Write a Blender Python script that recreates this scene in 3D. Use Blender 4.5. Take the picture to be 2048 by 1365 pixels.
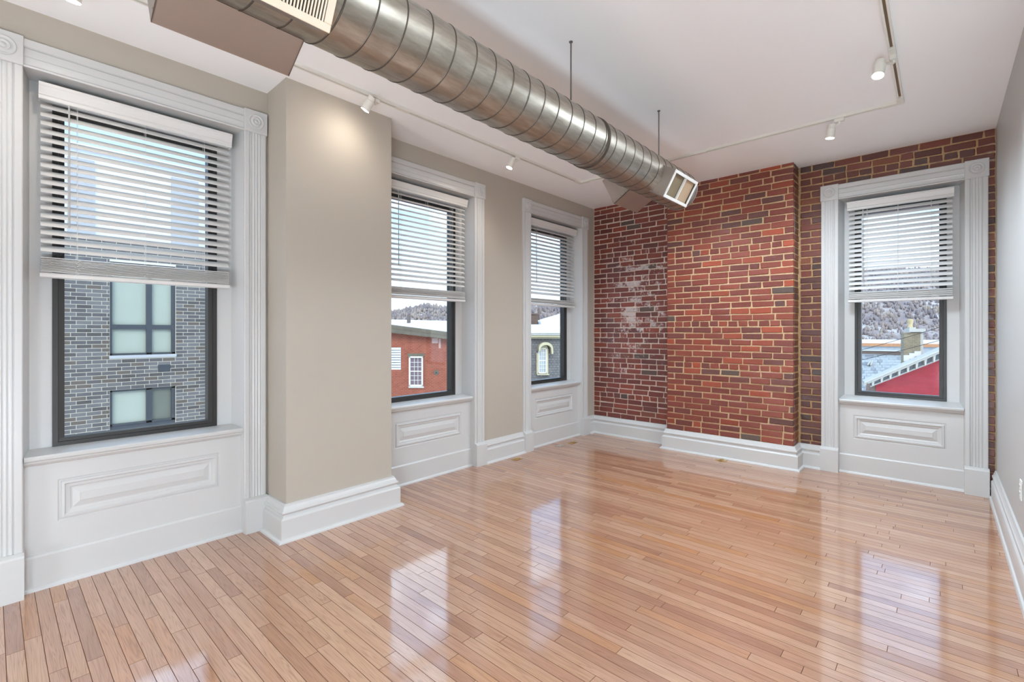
import bpy, bmesh, math, random
from mathutils import Vector, Matrix
random.seed(7)
for o in list(bpy.data.objects): bpy.data.objects.remove(o, do_unlink=True)
scene = bpy.context.scene
COL = scene.collection

# ------------------------------------------------------------------ camera
F_PX, YAW, HORIZON, CAM_Z = 946.0, math.atan((1880 - 1024) / 946.0), 664.0, 1.40
cam_d = bpy.data.cameras.new('camera')
cam_d.sensor_width = 36.0
cam_d.lens = 36.0 * F_PX / 2048.0
cam_d.shift_y = (HORIZON - 682.5) / 2048.0
cam_d.clip_start = 0.02
cam_d.clip_end = 2000
cam = bpy.data.objects.new('camera', cam_d)
COL.objects.link(cam)
cam.location = (0, 0, CAM_Z)
cam.rotation_euler = (math.pi / 2, 0, YAW)
scene.camera = cam
FW = Vector((-math.sin(YAW), math.cos(YAW), 0)); RT = Vector((math.cos(YAW), math.sin(YAW), 0)); UP = Vector((0, 0, 1))
CAMP = Vector((0, 0, CAM_Z))
def ray(px, py):
    return FW * F_PX + RT * (px - 1024) + UP * (HORIZON - py)

# ------------------------------------------------------------------ world
SKY = 2.8
world = bpy.data.worlds.new('sky'); scene.world = world; world.use_nodes = True
nt = world.node_tree; nt.nodes.clear()
n_out = nt.nodes.new('ShaderNodeOutputWorld'); n_bg = nt.nodes.new('ShaderNodeBackground')
n_tc = nt.nodes.new('ShaderNodeTexCoord'); n_sep = nt.nodes.new('ShaderNodeSeparateXYZ')
n_r = nt.nodes.new('ShaderNodeValToRGB')
els = n_r.color_ramp.elements
els[0].position = 0.0; els[0].color = (0.20, 0.20, 0.20, 1)
els[1].position = 1.0; els[1].color = (0.26, 0.36, 0.50, 1)
for p, c in ((0.495, (0.30, 0.30, 0.30, 1)), (0.505, (0.46, 0.48, 0.51, 1)), (0.55, (0.33, 0.42, 0.54, 1)), (0.62, (0.20, 0.33, 0.53, 1)), (0.75, (0.22, 0.33, 0.50, 1))):
    e = els.new(p); e.color = c
n_m = nt.nodes.new('ShaderNodeMath'); n_m.operation = 'MULTIPLY_ADD'; n_m.inputs[1].default_value = 0.5; n_m.inputs[2].default_value = 0.5
n_no = nt.nodes.new('ShaderNodeTexNoise'); n_no.inputs['Scale'].default_value = 3.0; n_no.inputs['Detail'].default_value = 5
n_map = nt.nodes.new('ShaderNodeMapping'); n_map.inputs['Scale'].default_value = (1, 1, 3.5)
n_cr = nt.nodes.new('ShaderNodeValToRGB'); n_cr.color_ramp.elements[0].position = 0.5; n_cr.color_ramp.elements[1].position = 0.75
n_cr.color_ramp.elements[1].color = (0.6, 0.6, 0.6, 1)
n_mix = nt.nodes.new('ShaderNodeMix'); n_mix.data_type = 'RGBA'
n_mix.inputs['B'].default_value = (0.75, 0.77, 0.80, 1)
L = nt.links.new
L(n_tc.outputs['Generated'], n_sep.inputs[0]); L(n_sep.outputs['Z'], n_m.inputs[0]); L(n_m.outputs[0], n_r.inputs[0])
L(n_tc.outputs['Generated'], n_map.inputs[0]); L(n_map.outputs[0], n_no.inputs['Vector']); L(n_no.outputs['Fac'], n_cr.inputs[0])
L(n_cr.outputs[0], n_mix.inputs['Factor']); L(n_r.outputs[0], n_mix.inputs['A']); L(n_mix.outputs['Result'], n_bg.inputs['Color'])
L(n_bg.outputs[0], n_out.inputs[0])
n_bg.inputs['Strength'].default_value = SKY

# light levels (lamps are built with their fixtures further down)
SPOT_W = 14.0          # accent heads
FLOOD_W = 95.0         # the wide flood heads over the middle of the room
FILL_GLOBE_W = 650.0        # each unseen fill globe added behind the viewpoint
SUN_W = 1.7            # veiled sun from behind this building, lighting the facades opposite
WARM = (1.0, 0.90, 0.78)
FLOOD_C = (0.76, 0.89, 1.0)
FILL_GLOBE_C = (0.72, 0.87, 1.0)
ld = bpy.data.lights.new('sun', 'SUN'); ld.energy = SUN_W; ld.angle = math.radians(35); ld.color = (1.0, 0.95, 0.88)
lo = bpy.data.objects.new('sun', ld); COL.objects.link(lo); lo.location = (20, -20, 30)
lo.rotation_mode = 'QUATERNION'; lo.rotation_quaternion = Vector((0.62, -0.55, 0.62)).to_track_quat('Z', 'Y')

vs = scene.view_settings
vs.view_transform = 'Standard'; vs.look = 'None'; vs.exposure = 0.56; vs.gamma = 1.0
try: vs.use_curve_mapping = False
except Exception: pass
cy = scene.cycles
cy.use_denoising = True
cy.use_adaptive_sampling = True; cy.adaptive_threshold = 0.03; cy.adaptive_min_samples = 16
cy.max_bounces = 7; cy.diffuse_bounces = 4; cy.glossy_bounces = 3; cy.transparent_max_bounces = 16
cy.caustics_reflective = False; cy.caustics_refractive = False
cy.sample_clamp_indirect = 6.0

# ------------------------------------------------------------------ materials
def srgb(r, g, b):
    def f(c):
        c /= 255.0
        return c / 12.92 if c <= 0.04045 else ((c + 0.055) / 1.055) ** 2.4
    return (f(r), f(g), f(b), 1.0)

class NT:
    def __init__(self, name):
        self.m = bpy.data.materials.new(name); self.m.use_nodes = True
        self.t = self.m.node_tree; self.t.nodes.clear()
        self.out = self.n('ShaderNodeOutputMaterial')
    def n(self, typ, **kw):
        nd = self.t.nodes.new(typ)
        for k, v in kw.items():
            if k in nd.inputs: nd.inputs[k].default_value = v
            else: setattr(nd, k, v)
        return nd
    def l(self, a, b): self.t.links.new(a, b)
    def principled(self, **kw):
        p = self.n('ShaderNodeBsdfPrincipled')
        for k, v in kw.items(): p.inputs[k].default_value = v
        self.l(p.outputs[0], self.out.inputs[0]); self.p = p
        return p
    def pos(self): return self.n('ShaderNodeNewGeometry').outputs['Position']
    def mapping(self, vec, scale=(1, 1, 1), rot=(0, 0, 0)):
        mp = self.n('ShaderNodeMapping'); mp.inputs['Scale'].default_value = scale; mp.inputs['Rotation'].default_value = rot
        self.l(vec, mp.inputs[0]); return mp.outputs[0]
    def noise(self, vec, scale, detail=4, rough=0.5, dist=0.0):
        nd = self.n('ShaderNodeTexNoise'); nd.inputs['Scale'].default_value = scale; nd.inputs['Detail'].default_value = detail
        nd.inputs['Roughness'].default_value = rough; nd.inputs['Distortion'].default_value = dist
        self.l(vec, nd.inputs['Vector']); return nd.outputs['Fac']
    def ramp(self, fac, stops, interp='LINEAR'):
        r = self.n('ShaderNodeValToRGB'); r.color_ramp.interpolation = interp
        e = r.color_ramp.elements
        e[0].position, e[0].color = stops[0]; e[1].position, e[1].color = stops[-1]
        for p, c in stops[1:-1]:
            q = e.new(p); q.color = c
        self.l(fac, r.inputs[0]); return r.outputs[0]
    def mix(self, fac, a, b, mode='MIX'):
        nd = self.n('ShaderNodeMix', data_type='RGBA'); nd.blend_type = mode
        for sock, v in ((nd.inputs['Factor'], fac), (nd.inputs['A'], a), (nd.inputs['B'], b)):
            if hasattr(v, 'is_linked'): self.l(v, sock)
            else: sock.default_value = v
        return nd.outputs['Result']
    def math(self, op, a, b=0.0, clamp=False):
        nd = self.n('ShaderNodeMath', operation=op); nd.use_clamp = clamp
        for i, v in enumerate((a, b)):
            if hasattr(v, 'is_linked'): self.l(v, nd.inputs[i])
            else: nd.inputs[i].default_value = v
        return nd.outputs[0]
    def bump(self, h, strength=0.3, dist=0.002):
        b = self.n('ShaderNodeBump'); b.inputs['Strength'].default_value = strength; b.inputs['Distance'].default_value = dist
        self.l(h, b.inputs['Height']); self.l(b.outputs[0], self.p.inputs['Normal'])
G = lambda v: (v, v, v, 1)

def plain(name, col, rough=0.5, metal=0.0, bump=None, var=0.0, **kw):
    t = NT(name); p = t.principled(**{'Base Color': col, 'Roughness': rough, 'Metallic': metal}, **kw)
    if var:
        f = t.noise(t.pos(), 2.5, 5)
        c2 = tuple(c * (1 - var) for c in col[:3]) + (1,); c3 = tuple(min(1, c * (1 + var)) for c in col[:3]) + (1,)
        t.l(t.ramp(f, ((0.3, c2), (0.7, c3))), p.inputs['Base Color'])
    if bump: t.bump(t.noise(t.pos(), bump[0], 3), bump[1], bump[2])
    return t.m

M = {}
M['wall'] = plain('greige_wall_paint', srgb(181, 172, 159), 0.6)
M['wall_cool'] = plain('pale_grey_wall_paint', srgb(194, 194, 192), 0.5)
M['ceiling'] = plain('ceiling_paint', srgb(248, 248, 248), 0.7)
M['trim'] = plain('white_trim_paint', srgb(204, 203, 201), 0.33)
M['blind'] = plain('white_blind_vinyl', srgb(218, 216, 213), 0.4)
M['cord'] = plain('white_cord', srgb(222, 222, 220), 0.7)
M['wand'] = plain('clear_grey_wand', srgb(178, 176, 174), 0.25)
M['black'] = plain('black_window_frame', srgb(48, 46, 44), 0.4, var=0.1)
M['dark'] = plain('dark_void', srgb(26, 24, 22), 0.7)
M['mortar'] = None
M['track'] = plain('white_track_enamel', srgb(226, 222, 212), 0.4)
M['track_slot'] = plain('track_slot_tan', srgb(120, 98, 70), 0.6)
M['lamp_body'] = plain('white_lamp_enamel', srgb(228, 224, 214), 0.4)
M['brass'] = plain('brass', srgb(214, 182, 120), 0.3, 1.0)
M['steel'] = plain('brushed_plate', srgb(200, 190, 176), 0.35, 0.6)
M['rod'] = plain('zinc_rod', srgb(120, 116, 112), 0.5, 0.8)
M['plastic'] = plain('white_plastic', srgb(236, 236, 234), 0.35)
M['grille'] = plain('beige_register_enamel', srgb(222, 204, 182), 0.4)
M['grille_white'] = plain('white_register_enamel', srgb(236, 233, 228), 0.35)
M['grille_tan'] = plain('tan_register_flap', srgb(186, 158, 128), 0.6)
M['grille_dim'] = plain('olive_register_flap', srgb(132, 116, 90), 0.6)

def make_glass():
    t = NT('window_glass')
    tr = t.n('ShaderNodeBsdfTransparent'); tr.inputs[0].default_value = (0.95, 0.975, 0.97, 1)
    gl = t.n('ShaderNodeBsdfGlossy'); gl.inputs['Roughness'].default_value = 0.02
    lw = t.n('ShaderNodeLayerWeight'); lw.inputs['Blend'].default_value = 0.5
    fr = t.math('ADD', t.math('MULTIPLY', t.math('POWER', lw.outputs['Facing'], 5.0), 0.8), 0.03)
    mx = t.n('ShaderNodeMixShader')
    t.l(fr, mx.inputs[0]); t.l(tr.outputs[0], mx.inputs[1]); t.l(gl.outputs[0], mx.inputs[2]); t.l(mx.outputs[0], t.out.inputs[0])
    return t.m
M['glass'] = make_glass()

def emit(name, col, s):
    t = NT(name); e = t.n('ShaderNodeEmission'); e.inputs[0].default_value = col; e.inputs[1].default_value = s
    t.l(e.outputs[0], t.out.inputs[0]); t.m.cycles.emission_sampling = 'NONE'; return t.m
M['lens'] = emit('lamp_lens', (1.0, 0.93, 0.82, 1), 30.0)

def make_duct():
    t = NT('galvanized_metal'); p = t.principled(**{'Metallic': 1.0})
    v = t.pos()
    f = t.noise(t.mapping(v, (14, 2.5, 14)), 3.0, 6, 0.6)
    g = t.noise(t.mapping(v, (30, 220, 30)), 1.0, 3, 0.6)
    t.l(t.ramp(f, ((0.3, srgb(146, 138, 126)), (0.7, srgb(180, 172, 160)))), p.inputs['Base Color'])
    t.l(t.math('MULTIPLY_ADD', g, 0.22), p.inputs['Roughness'])
    p.inputs['Roughness'].links[0].from_node.inputs[2].default_value = 0.29
    t.bump(g, 0.05, 0.001)
    return t.m
M['duct'] = make_duct()
M['duct_seam'] = plain('duct_seam_metal', srgb(92, 84, 76), 0.5, 0.9)
M['sheet'] = plain('sheet_metal', srgb(160, 150, 143), 0.45, 0.95, var=0.06)

def make_brick(name, objcol=True, lime_residue=True):
    t = NT(name); p = t.principled(**{'Roughness': 0.5})
    v = t.pos()
    oi = t.n('ShaderNodeObjectInfo')
    col = oi.outputs['Color']
    n1 = t.noise(v, 34, 5, 0.65); n2 = t.noise(v, 140, 3, 0.6); n3 = t.noise(v, 13, 4, 0.7)
    c = t.mix(t.ramp(n1, ((0.35, G(0)), (0.75, G(0.55)))), col, t.mix(1.0, col, (0.62, 0.55, 0.55, 1), 'MULTIPLY'))
    c = t.mix(t.ramp(n2, ((0.62, G(0)), (0.8, G(0.5)))), c, srgb(190, 140, 110))
    if lime_residue:   # lime wash and salts left on the masonry, strongest on the bay beside the plastered wall
        sp = t.n('ShaderNodeSeparateXYZ'); t.l(v, sp.inputs[0])
        mx = t.ramp(sp.outputs['X'], ((0.0, G(1)), (1.0, G(0))))
        mr = t.n('ShaderNodeMapRange'); mr.inputs['From Min'].default_value = -2.2; mr.inputs['From Max'].default_value = -2.6
        t.l(sp.outputs['X'], mr.inputs['Value'])
        vd = t.n('ShaderNodeVectorMath', operation='DISTANCE'); t.l(t.mapping(v, (1.0, 0, 0.55)), vd.inputs[0]); vd.inputs[1].default_value = (-2.92, 0, 0.93)
        mr2 = t.n('ShaderNodeMapRange'); mr2.inputs['From Min'].default_value = 0.85; mr2.inputs['From Max'].default_value = 0.15
        t.l(vd.outputs['Value'], mr2.inputs['Value'])
        w = t.math('MULTIPLY', mr.outputs[0], mr2.outputs[0])
        patch = t.math('ADD', t.math('MULTIPLY', w, 0.28), t.math('MULTIPLY', n3, 0.45))
        patch = t.math('ADD', patch, t.math('MULTIPLY', t.noise(t.mapping(v, (1, 1, 1.6)), 3.2, 2), 0.45))
        patch = t.math('ADD', patch, t.math('MULTIPLY', n1, 0.5))
        patch = t.math('ADD', patch, t.math('MULTIPLY', oi.outputs['Random'], 0.22))
        k = t.ramp(t.math('MULTIPLY', patch, 0.8), ((0.875, G(0)), (0.95, G(0.65))))
        c = t.mix(k, c, srgb(214, 204, 200))
        # small flecks everywhere
        k2 = t.ramp(t.noise(v, 55, 4, 0.7), ((0.70, G(0)), (0.78, G(0.6))))
        c = t.mix(k2, c, srgb(200, 178, 150))
    t.l(c, p.inputs['Base Color'])
    p.inputs['Coat Weight'].default_value = 0.45; p.inputs['Coat Roughness'].default_value = 0.28
    t.bump(t.mix(0.5, n1, n2), 0.5, 0.004)
    return t.m
M['brick'] = make_brick('old_brick')

def make_mortar(name, a, b):
    t = NT(name); p = t.principled(**{'Roughness': 0.85})
    v = t.pos(); f = t.noise(v, 40, 5, 0.7); g = t.noise(v, 4, 3)
    c = t.ramp(f, ((0.3, a), (0.7, b)))
    c = t.mix(t.ramp(g, ((0.35, G(0)), (0.7, G(0.5)))), c, a)
    t.l(c, p.inputs['Base Color']); t.bump(f, 0.8, 0.006)
    return t.m
M['mortar'] = make_mortar('tan_lime_mortar', srgb(178, 146, 108), srgb(216, 188, 150))
M['mortar_white'] = make_mortar('white_lime_mortar', srgb(186, 162, 142), srgb(222, 210, 198))
M['mortar_dark'] = make_mortar('dim_lime_mortar', srgb(160, 126, 88), srgb(204, 172, 130))

def make_floor():
    t = NT('oak_strip_floor'); p = t.principled(**{'Roughness': 0.42})
    at = t.n('ShaderNodeAttribute'); at.attribute_name = 'plank'
    sp = t.n('ShaderNodeSeparateColor'); t.l(at.outputs['Color'], sp.inputs[0])
    tone, hue, seed = sp.outputs[0], sp.outputs[1], sp.outputs[2]
    v = t.pos()
    off = t.n('ShaderNodeCombineXYZ'); t.l(t.math('MULTIPLY', seed, 37.0), off.inputs[0]); t.l(t.math('MULTIPLY', seed, 91.0), off.inputs[1]); t.l(t.math('MULTIPLY', hue, 53.0), off.inputs[2])
    va = t.n('ShaderNodeVectorMath', operation='ADD'); t.l(v, va.inputs[0]); t.l(off.outputs[0], va.inputs[1])
    vv = va.outputs[0]
    base = t.ramp(tone, ((0.0, srgb(149, 99, 69)), (0.28, srgb(174, 125, 92)), (0.55, srgb(187, 141, 107)), (0.85, srgb(201, 160, 128)), (1.0, srgb(185, 128, 76))))
    base = t.mix(t.math('MULTIPLY', hue, 0.30), base, srgb(186, 134, 108))
    # cathedral grain: bands of a stretched noise
    gn = t.noise(t.mapping(vv, (1.1, 30, 30)), 1.0, 2, 0.5, 0.5)
    bands = t.math('FRACT', t.math('MULTIPLY', gn, 13.0))
    gl = t.ramp(bands, ((0.0, G(1)), (0.22, G(0.3)), (0.5, G(0)), (0.82, G(0.25)), (1.0, G(1))))
    fine = t.noise(t.mapping(vv, (6, 320, 320)), 1.0, 3, 0.6)
    c = t.mix(t.math('MULTIPLY', gl, 0.75), base, t.mix(1.0, base, (0.62, 0.50, 0.42, 1), 'MULTIPLY'))
    c = t.mix(t.ramp(fine, ((0.45, G(0)), (0.75, G(0.35)))), c, t.mix(1.0, c, (0.70, 0.62, 0.55, 1), 'MULTIPLY'))
    cloud = t.noise(t.mapping(vv, (3, 14, 14)), 1.0, 3)
    c = t.mix(t.ramp(cloud, ((0.4, G(0)), (0.75, G(0.3)))), c, srgb(206, 158, 130))
    t.l(c, p.inputs['Base Color'])
    p.inputs['Coat Weight'].default_value = 1.0; p.inputs['Coat Roughness'].default_value = 0.095; p.inputs['Coat IOR'].default_value = 2.2
    b = t.n('ShaderNodeBump'); b.inputs['Strength'].default_value = 0.2; b.inputs['Distance'].default_value = 0.002
    t.l(t.noise(t.mapping(v, (3, 10, 1)), 2.2, 2), b.inputs['Height'])
    t.l(b.outputs[0], p.inputs['Coat Normal'])
    return t.m
M['floor'] = make_floor()
M['plank_edge'] = plain('plank_edge_grime', srgb(126, 86, 60), 0.75)
M['subfloor'] = plain('subfloor_dark', srgb(70, 44, 28), 0.8)

# ------------------------------------------------------------------ mesh helpers
WLOC = {}
class MB:
    def __init__(self, T=None): self.v = []; self.f = []; self.T = T
    def add(self, vs, fs):
        n = len(self.v)
        self.v += [tuple(self.T(*p)) if self.T else tuple(p) for p in vs]
        self.f += [tuple(i + n for i in f) for f in fs]
        return self
    def box(self, a, b):
        x0, y0, z0 = (min(a[i], b[i]) for i in range(3)); x1, y1, z1 = (max(a[i], b[i]) for i in range(3))
        return self.add([(x0, y0, z0), (x1, y0, z0), (x1, y1, z0), (x0, y1, z0), (x0, y0, z1), (x1, y0, z1), (x1, y1, z1), (x0, y1, z1)],
                 [(0, 3, 2, 1), (4, 5, 6, 7), (0, 1, 5, 4), (1, 2, 6, 5), (2, 3, 7, 6), (3, 0, 4, 7)])
    def hexa(self, p):   # 8 corners, bottom loop then top loop
        return self.add(p, [(0, 3, 2, 1), (4, 5, 6, 7), (0, 1, 5, 4), (1, 2, 6, 5), (2, 3, 7, 6), (3, 0, 4, 7)])
    def bevbox(self, a, b, e=0.003):
        x0, y0, z0 = (min(a[i], b[i]) for i in range(3)); x1, y1, z1 = (max(a[i], b[i]) for i in range(3))
        bm = bmesh.new(); bmesh.ops.create_cube(bm, size=1)
        for v in bm.verts: v.co = ((x0 + x1) / 2 + v.co.x * (x1 - x0), (y0 + y1) / 2 + v.co.y * (y1 - y0), (z0 + z1) / 2 + v.co.z * (z1 - z0))
        bmesh.ops.bevel(bm, geom=bm.edges[:], offset=e, segments=1, affect='EDGES')
        bm.verts.index_update()
        self.add([tuple(v.co) for v in bm.verts], [tuple(v.index for v in f.verts) for f in bm.faces]); bm.free(); return self
    def extr(self, prof, axis, a, b, order):
        """extrude a closed 2-D profile between a and b along axis; order gives where (p0,p1,t) go in xyz"""
        n = len(prof); vs = []
        for t in (a, b):
            for p in prof:
                q = [0, 0, 0]; q[order[0]] = p[0]; q[order[1]] = p[1]; q[order[2]] = t; vs.append(tuple(q))
        fs = [(i, (i + 1) % n, n + (i + 1) % n, n + i) for i in range(n)] + [tuple(range(n - 1, -1, -1)), tuple(range(n, 2 * n))]
        return self.add(vs, fs)
    def tube(self, pts, r, seg=8, caps=True):
        pts = [Vector(p) for p in pts]; vs = []; N = len(pts)
        for i, p in enumerate(pts):
            d = (pts[min(i + 1, N - 1)] - pts[max(i - 1, 0)]).normalized()
            a = d.cross(Vector((0, 0, 1)) if abs(d.z) < 0.9 else Vector((1, 0, 0))).normalized(); b = d.cross(a)
            rr = r[i] if isinstance(r, (list, tuple)) else r
            for k in range(seg):
                t = 2 * math.pi * k / seg; vs.append(tuple(p + a * (rr * math.cos(t)) + b * (rr * math.sin(t))))
        fs = [(i * seg + k, i * seg + (k + 1) % seg, (i + 1) * seg + (k + 1) % seg, (i + 1) * seg + k) for i in range(N - 1) for k in range(seg)]
        if caps: fs += [tuple(range(seg - 1, -1, -1)), tuple(range((N - 1) * seg, N * seg))]
        return self.add(vs, fs)
    def lathe(self, prof, c, axis, ref, seg=24):
        """prof: (radius, height along axis)"""
        c = Vector(c); ax = Vector(axis).normalized(); u = Vector(ref); u = (u - ax * u.dot(ax)).normalized(); w = ax.cross(u); vs = []
        for r, h in prof:
            for k in range(seg):
                t = 2 * math.pi * k / seg; vs.append(tuple(c + ax * h + u * (r * math.cos(t)) + w * (r * math.sin(t))))
        n = len(prof)
        fs = [(i * seg + k, i * seg + (k + 1) % seg, (i + 1) * seg + (k + 1) % seg, (i + 1) * seg + k) for i in range(n - 1) for k in range(seg)]
        fs += [tuple(range(seg - 1, -1, -1)), tuple(range((n - 1) * seg, n * seg))]
        return self.add(vs, fs)
    def sweep(self, prof, path):
        """profile (out, z) swept along a plan polyline, room on the right-hand side of the path"""
        P = [Vector((p[0], p[1])) for p in path]; N = len(P); ns = []
        for i in range(N - 1):
            d = (P[i + 1] - P[i]).normalized(); ns.append(Vector((d.y, -d.x)))
        vs = []
        for i in range(N):
            if i == 0: m = ns[0]
            elif i == N - 1: m = ns[-1]
            else:
                m = (ns[i - 1] + ns[i]); m = m / (m.dot(ns[i]))
            for o, z in prof: vs.append((P[i].x + m.x * o, P[i].y + m.y * o, z))
        n = len(prof)
        fs = [(i * n + k, i * n + (k + 1) % n, (i + 1) * n + (k + 1) % n, (i + 1) * n + k) for i in range(N - 1) for k in range(n)]
        fs += [tuple(range(n - 1, -1, -1)), tuple(range((N - 1) * n, N * n))]
        return self.add(vs, fs)
    def build(self, name, mat, parent=None, smooth=False, recalc=True, angle=None):
        me = bpy.data.meshes.new(name)
        lo = [min(v[i] for v in self.v) for i in range(3)]; hi = [max(v[i] for v in self.v) for i in range(3)]
        c = Vector(((lo[0] + hi[0]) / 2, (lo[1] + hi[1]) / 2, lo[2]))
        me.from_pydata([(v[0] - c.x, v[1] - c.y, v[2] - c.z) for v in self.v], [], self.f)
        if recalc:
            bm = bmesh.new(); bm.from_mesh(me); bmesh.ops.recalc_face_normals(bm, faces=bm.faces[:]); bm.to_mesh(me); bm.free()
        if mat: me.materials.append(mat)
        if smooth or angle:
            me.polygons.foreach_set('use_smooth', [True] * len(me.polygons))
            if angle: me.set_sharp_from_angle(angle=math.radians(angle))
        return link(name, me, c, parent)
def link(name, data, loc, parent=None, rot=None, scale=None):
    o = bpy.data.objects.new(name, data); COL.objects.link(o); loc = Vector(loc)
    if parent is not None:
        o.parent = parent; o.location = loc - WLOC[parent.name]
    else: o.location = loc
    WLOC[o.name] = loc
    if rot is not None: o.rotation_euler = rot
    if scale is not None: o.scale = scale
    return o
def empty(name, loc):
    o = link(name, None, loc); o.empty_display_size = 0.1; return o
def tag(o, label=None, cat=None, group=None, kind=None):
    if label: o['label'] = label
    if cat: o['category'] = cat
    if group: o['group'] = group
    if kind: o['kind'] = kind
    return o
def struct(o, label=None):
    o['kind'] = 'structure'
    if label: o['label'] = label
    return o

# ------------------------------------------------------------------ room dimensions
XL, XR, ZC = -3.60, 0.35, 3.12
YB, YBR, YBL = 5.47, 5.70, 5.68       # chimney breast face, right bay face, left bay face
BX0, BX1 = -2.435, -1.10              # breast sides
YREAR = -4.2
C0, C1, CXF = 1.345, 2.172, -3.275    # plaster column on the left wall
WIN_L = [(0.6535, 'window_1'), (2.8450, 'window_2'), (4.8300, 'window_3')]
OW = 0.535                             # half opening of the three side windows
TW = 0.36                              # outer wall thickness

# ceiling, plaster walls
struct(MB().box((XL - 0.4, YREAR - 0.2, ZC), (XR + 0.3, 6.2, ZC + 0.2)).build('ceiling', M['ceiling']), 'white painted ceiling')
m = MB(); cuts = [YREAR]
for yc, _ in WIN_L: cuts += [yc - OW - 0.02, yc + OW + 0.02]
cuts.append(6.10)
for i in range(0, len(cuts), 2): m.box((XL - TW, cuts[i], -0.05), (XL, cuts[i + 1], ZC))
for yc, _ in WIN_L: m.box((XL - TW, yc - OW - 0.02, 2.82), (XL, yc + OW + 0.02, ZC)); m.box((XL - TW, yc - OW - 0.02, -0.05), (XL - 0.20, yc + OW + 0.02, 0.70))
struct(m.build('wall_left', M['wall']), 'greige plastered wall with three tall windows')
struct(MB().box((XL, C0, 0), (CXF, C1, ZC)).build('wall_column', M['wall']), 'greige plastered column projecting from the window wall')
struct(MB().box((XR, YREAR, -0.05), (XR + 0.12, 6.0, ZC)).build('wall_right', M['wall_cool']), 'pale grey plain wall beside the brick')
struct(MB().box((XL, YREAR - 0.15, -0.05), (XR, YREAR, ZC)).build('wall_rear', M['wall']), 'greige plain wall behind the viewpoint')

# ------------------------------------------------------------------ brick walls
COURSE = 0.0679
def brick_mesh(name, lx, lz, ly, seed):
    rnd = random.Random(seed)
    bm = bmesh.new(); bmesh.ops.create_cube(bm, size=1)
    for v in bm.verts: v.co = (v.co.x * lx, v.co.y * ly, v.co.z * lz)
    bmesh.ops.bevel(bm, geom=[e for e in bm.edges], offset=0.0045, segments=1, affect='EDGES')
    for v in bm.verts:
        if v.co.y < 0: v.co += Vector((rnd.uniform(-1, 1) * 0.0032, rnd.uniform(-1, 1) * 0.0018, rnd.uniform(-1, 1) * 0.0030))
    # a slight chip or sag on the long edges
    me = bpy.data.meshes.new(name); bm.to_mesh(me); bm.free(); me.materials.append(M['brick'])
    return me
STRETCH = [brick_mesh('brick_stretcher', 0.207, 0.0572, 0.05, i) for i in range(10)]
HEADER = [brick_mesh('brick_header', 0.100, 0.0572, 0.05, 50 + i) for i in range(8)]
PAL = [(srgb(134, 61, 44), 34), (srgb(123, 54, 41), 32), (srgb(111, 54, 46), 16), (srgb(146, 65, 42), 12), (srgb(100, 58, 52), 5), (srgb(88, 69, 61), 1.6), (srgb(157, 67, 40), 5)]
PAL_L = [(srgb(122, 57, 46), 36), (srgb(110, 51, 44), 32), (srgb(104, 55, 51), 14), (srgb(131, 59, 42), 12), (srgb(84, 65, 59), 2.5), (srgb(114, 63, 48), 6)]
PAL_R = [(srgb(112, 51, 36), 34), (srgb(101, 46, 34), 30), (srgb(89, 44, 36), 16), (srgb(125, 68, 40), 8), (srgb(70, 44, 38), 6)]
def pick(pal, rnd):
    t = rnd.uniform(0, sum(w for _, w in pal))
    for c, w in pal:
        t -= w
        if t <= 0: break
    k = rnd.uniform(0.86, 1.14)
    return tuple(min(1, c[i] * k) for i in range(3)) + (1,)
def put_brick(parent, x0, x1, zc, face, rnd, pal, along='x', dirn=-1):
    """face = coordinate of the brick face; bricks stand 9 mm proud of the mortar"""
    w = x1 - x0
    src, base = (STRETCH, 0.207) if w > 0.13 else (HEADER, 0.100)
    me = rnd.choice(src); out = rnd.uniform(-0.003, 0.0018)
    rz = rnd.uniform(-0.006, 0.006)
    sc = (w / base, 1, rnd.uniform(0.95, 1.04)); zz = zc + rnd.uniform(-0.002, 0.002)
    ry = rnd.uniform(-0.008, 0.008)
    if along == 'x': o = link('brick', me, ((x0 + x1) / 2, face + 0.025 + out, zz), parent, (0, ry, rz), sc)
    else: o = link('brick', me, (face - 0.025 + out, (x0 + x1) / 2, zz), parent, (0, ry, math.pi / 2 + rz), sc)
    o.color = pick(pal, rnd)
    return o
def lay(parent, x0, x1, z0, z1, face, headers, pal, seed, skip=None, along='x', phase=0.0):
    rnd = random.Random(seed); n = 0; J = 0.0095
    z = z0 + 0.034; row = 0
    while z < z1 + 0.022:
        hd = any(abs(z - h) < COURSE / 2 for h in headers)
        x = x0 - (0 if hd else (0.108 if row % 2 else 0.0)) + (phase if row % 2 else 0)
        while x < x1 - 0.02:
            w = 0.1 + rnd.uniform(-0.006, 0.006) if hd or rnd.random() < 0.035 else 0.206 + rnd.uniform(-0.012, 0.012)
            a, b = max(x, x0), min(x + w, x1)
            if x1 - b < 0.035: b = x1
            if b - a > 0.03:
                segs = skip(a, b, z) if skip else [(a, b)]
                for s0, s1 in segs:
                    if s1 - s0 > 0.022: put_brick(parent, s0, s1 - (J if s1 < x1 - 1e-4 else 0.002), z, face, rnd, pal, along); n += 1
            x = b + J * rnd.uniform(0.0, 0.5) if b < x1 else x1
        z += COURSE; row += 1
    return n
BASE_T = 0.20
# left bay
wl = struct(MB().box((XL, YBL + 0.005, 0), (BX0 + 0.1, YBL + 0.3, ZC)).build('wall_back_left', M['mortar_white']), 'exposed brick bay with white lime residue beside the plastered wall')
lay(wl, XL + 0.012, BX0 - 0.005, 0.232, ZC - 0.002, YBL, (0.52, 0.96, 1.35, 2.10, 2.46), PAL_L, 11)
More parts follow.
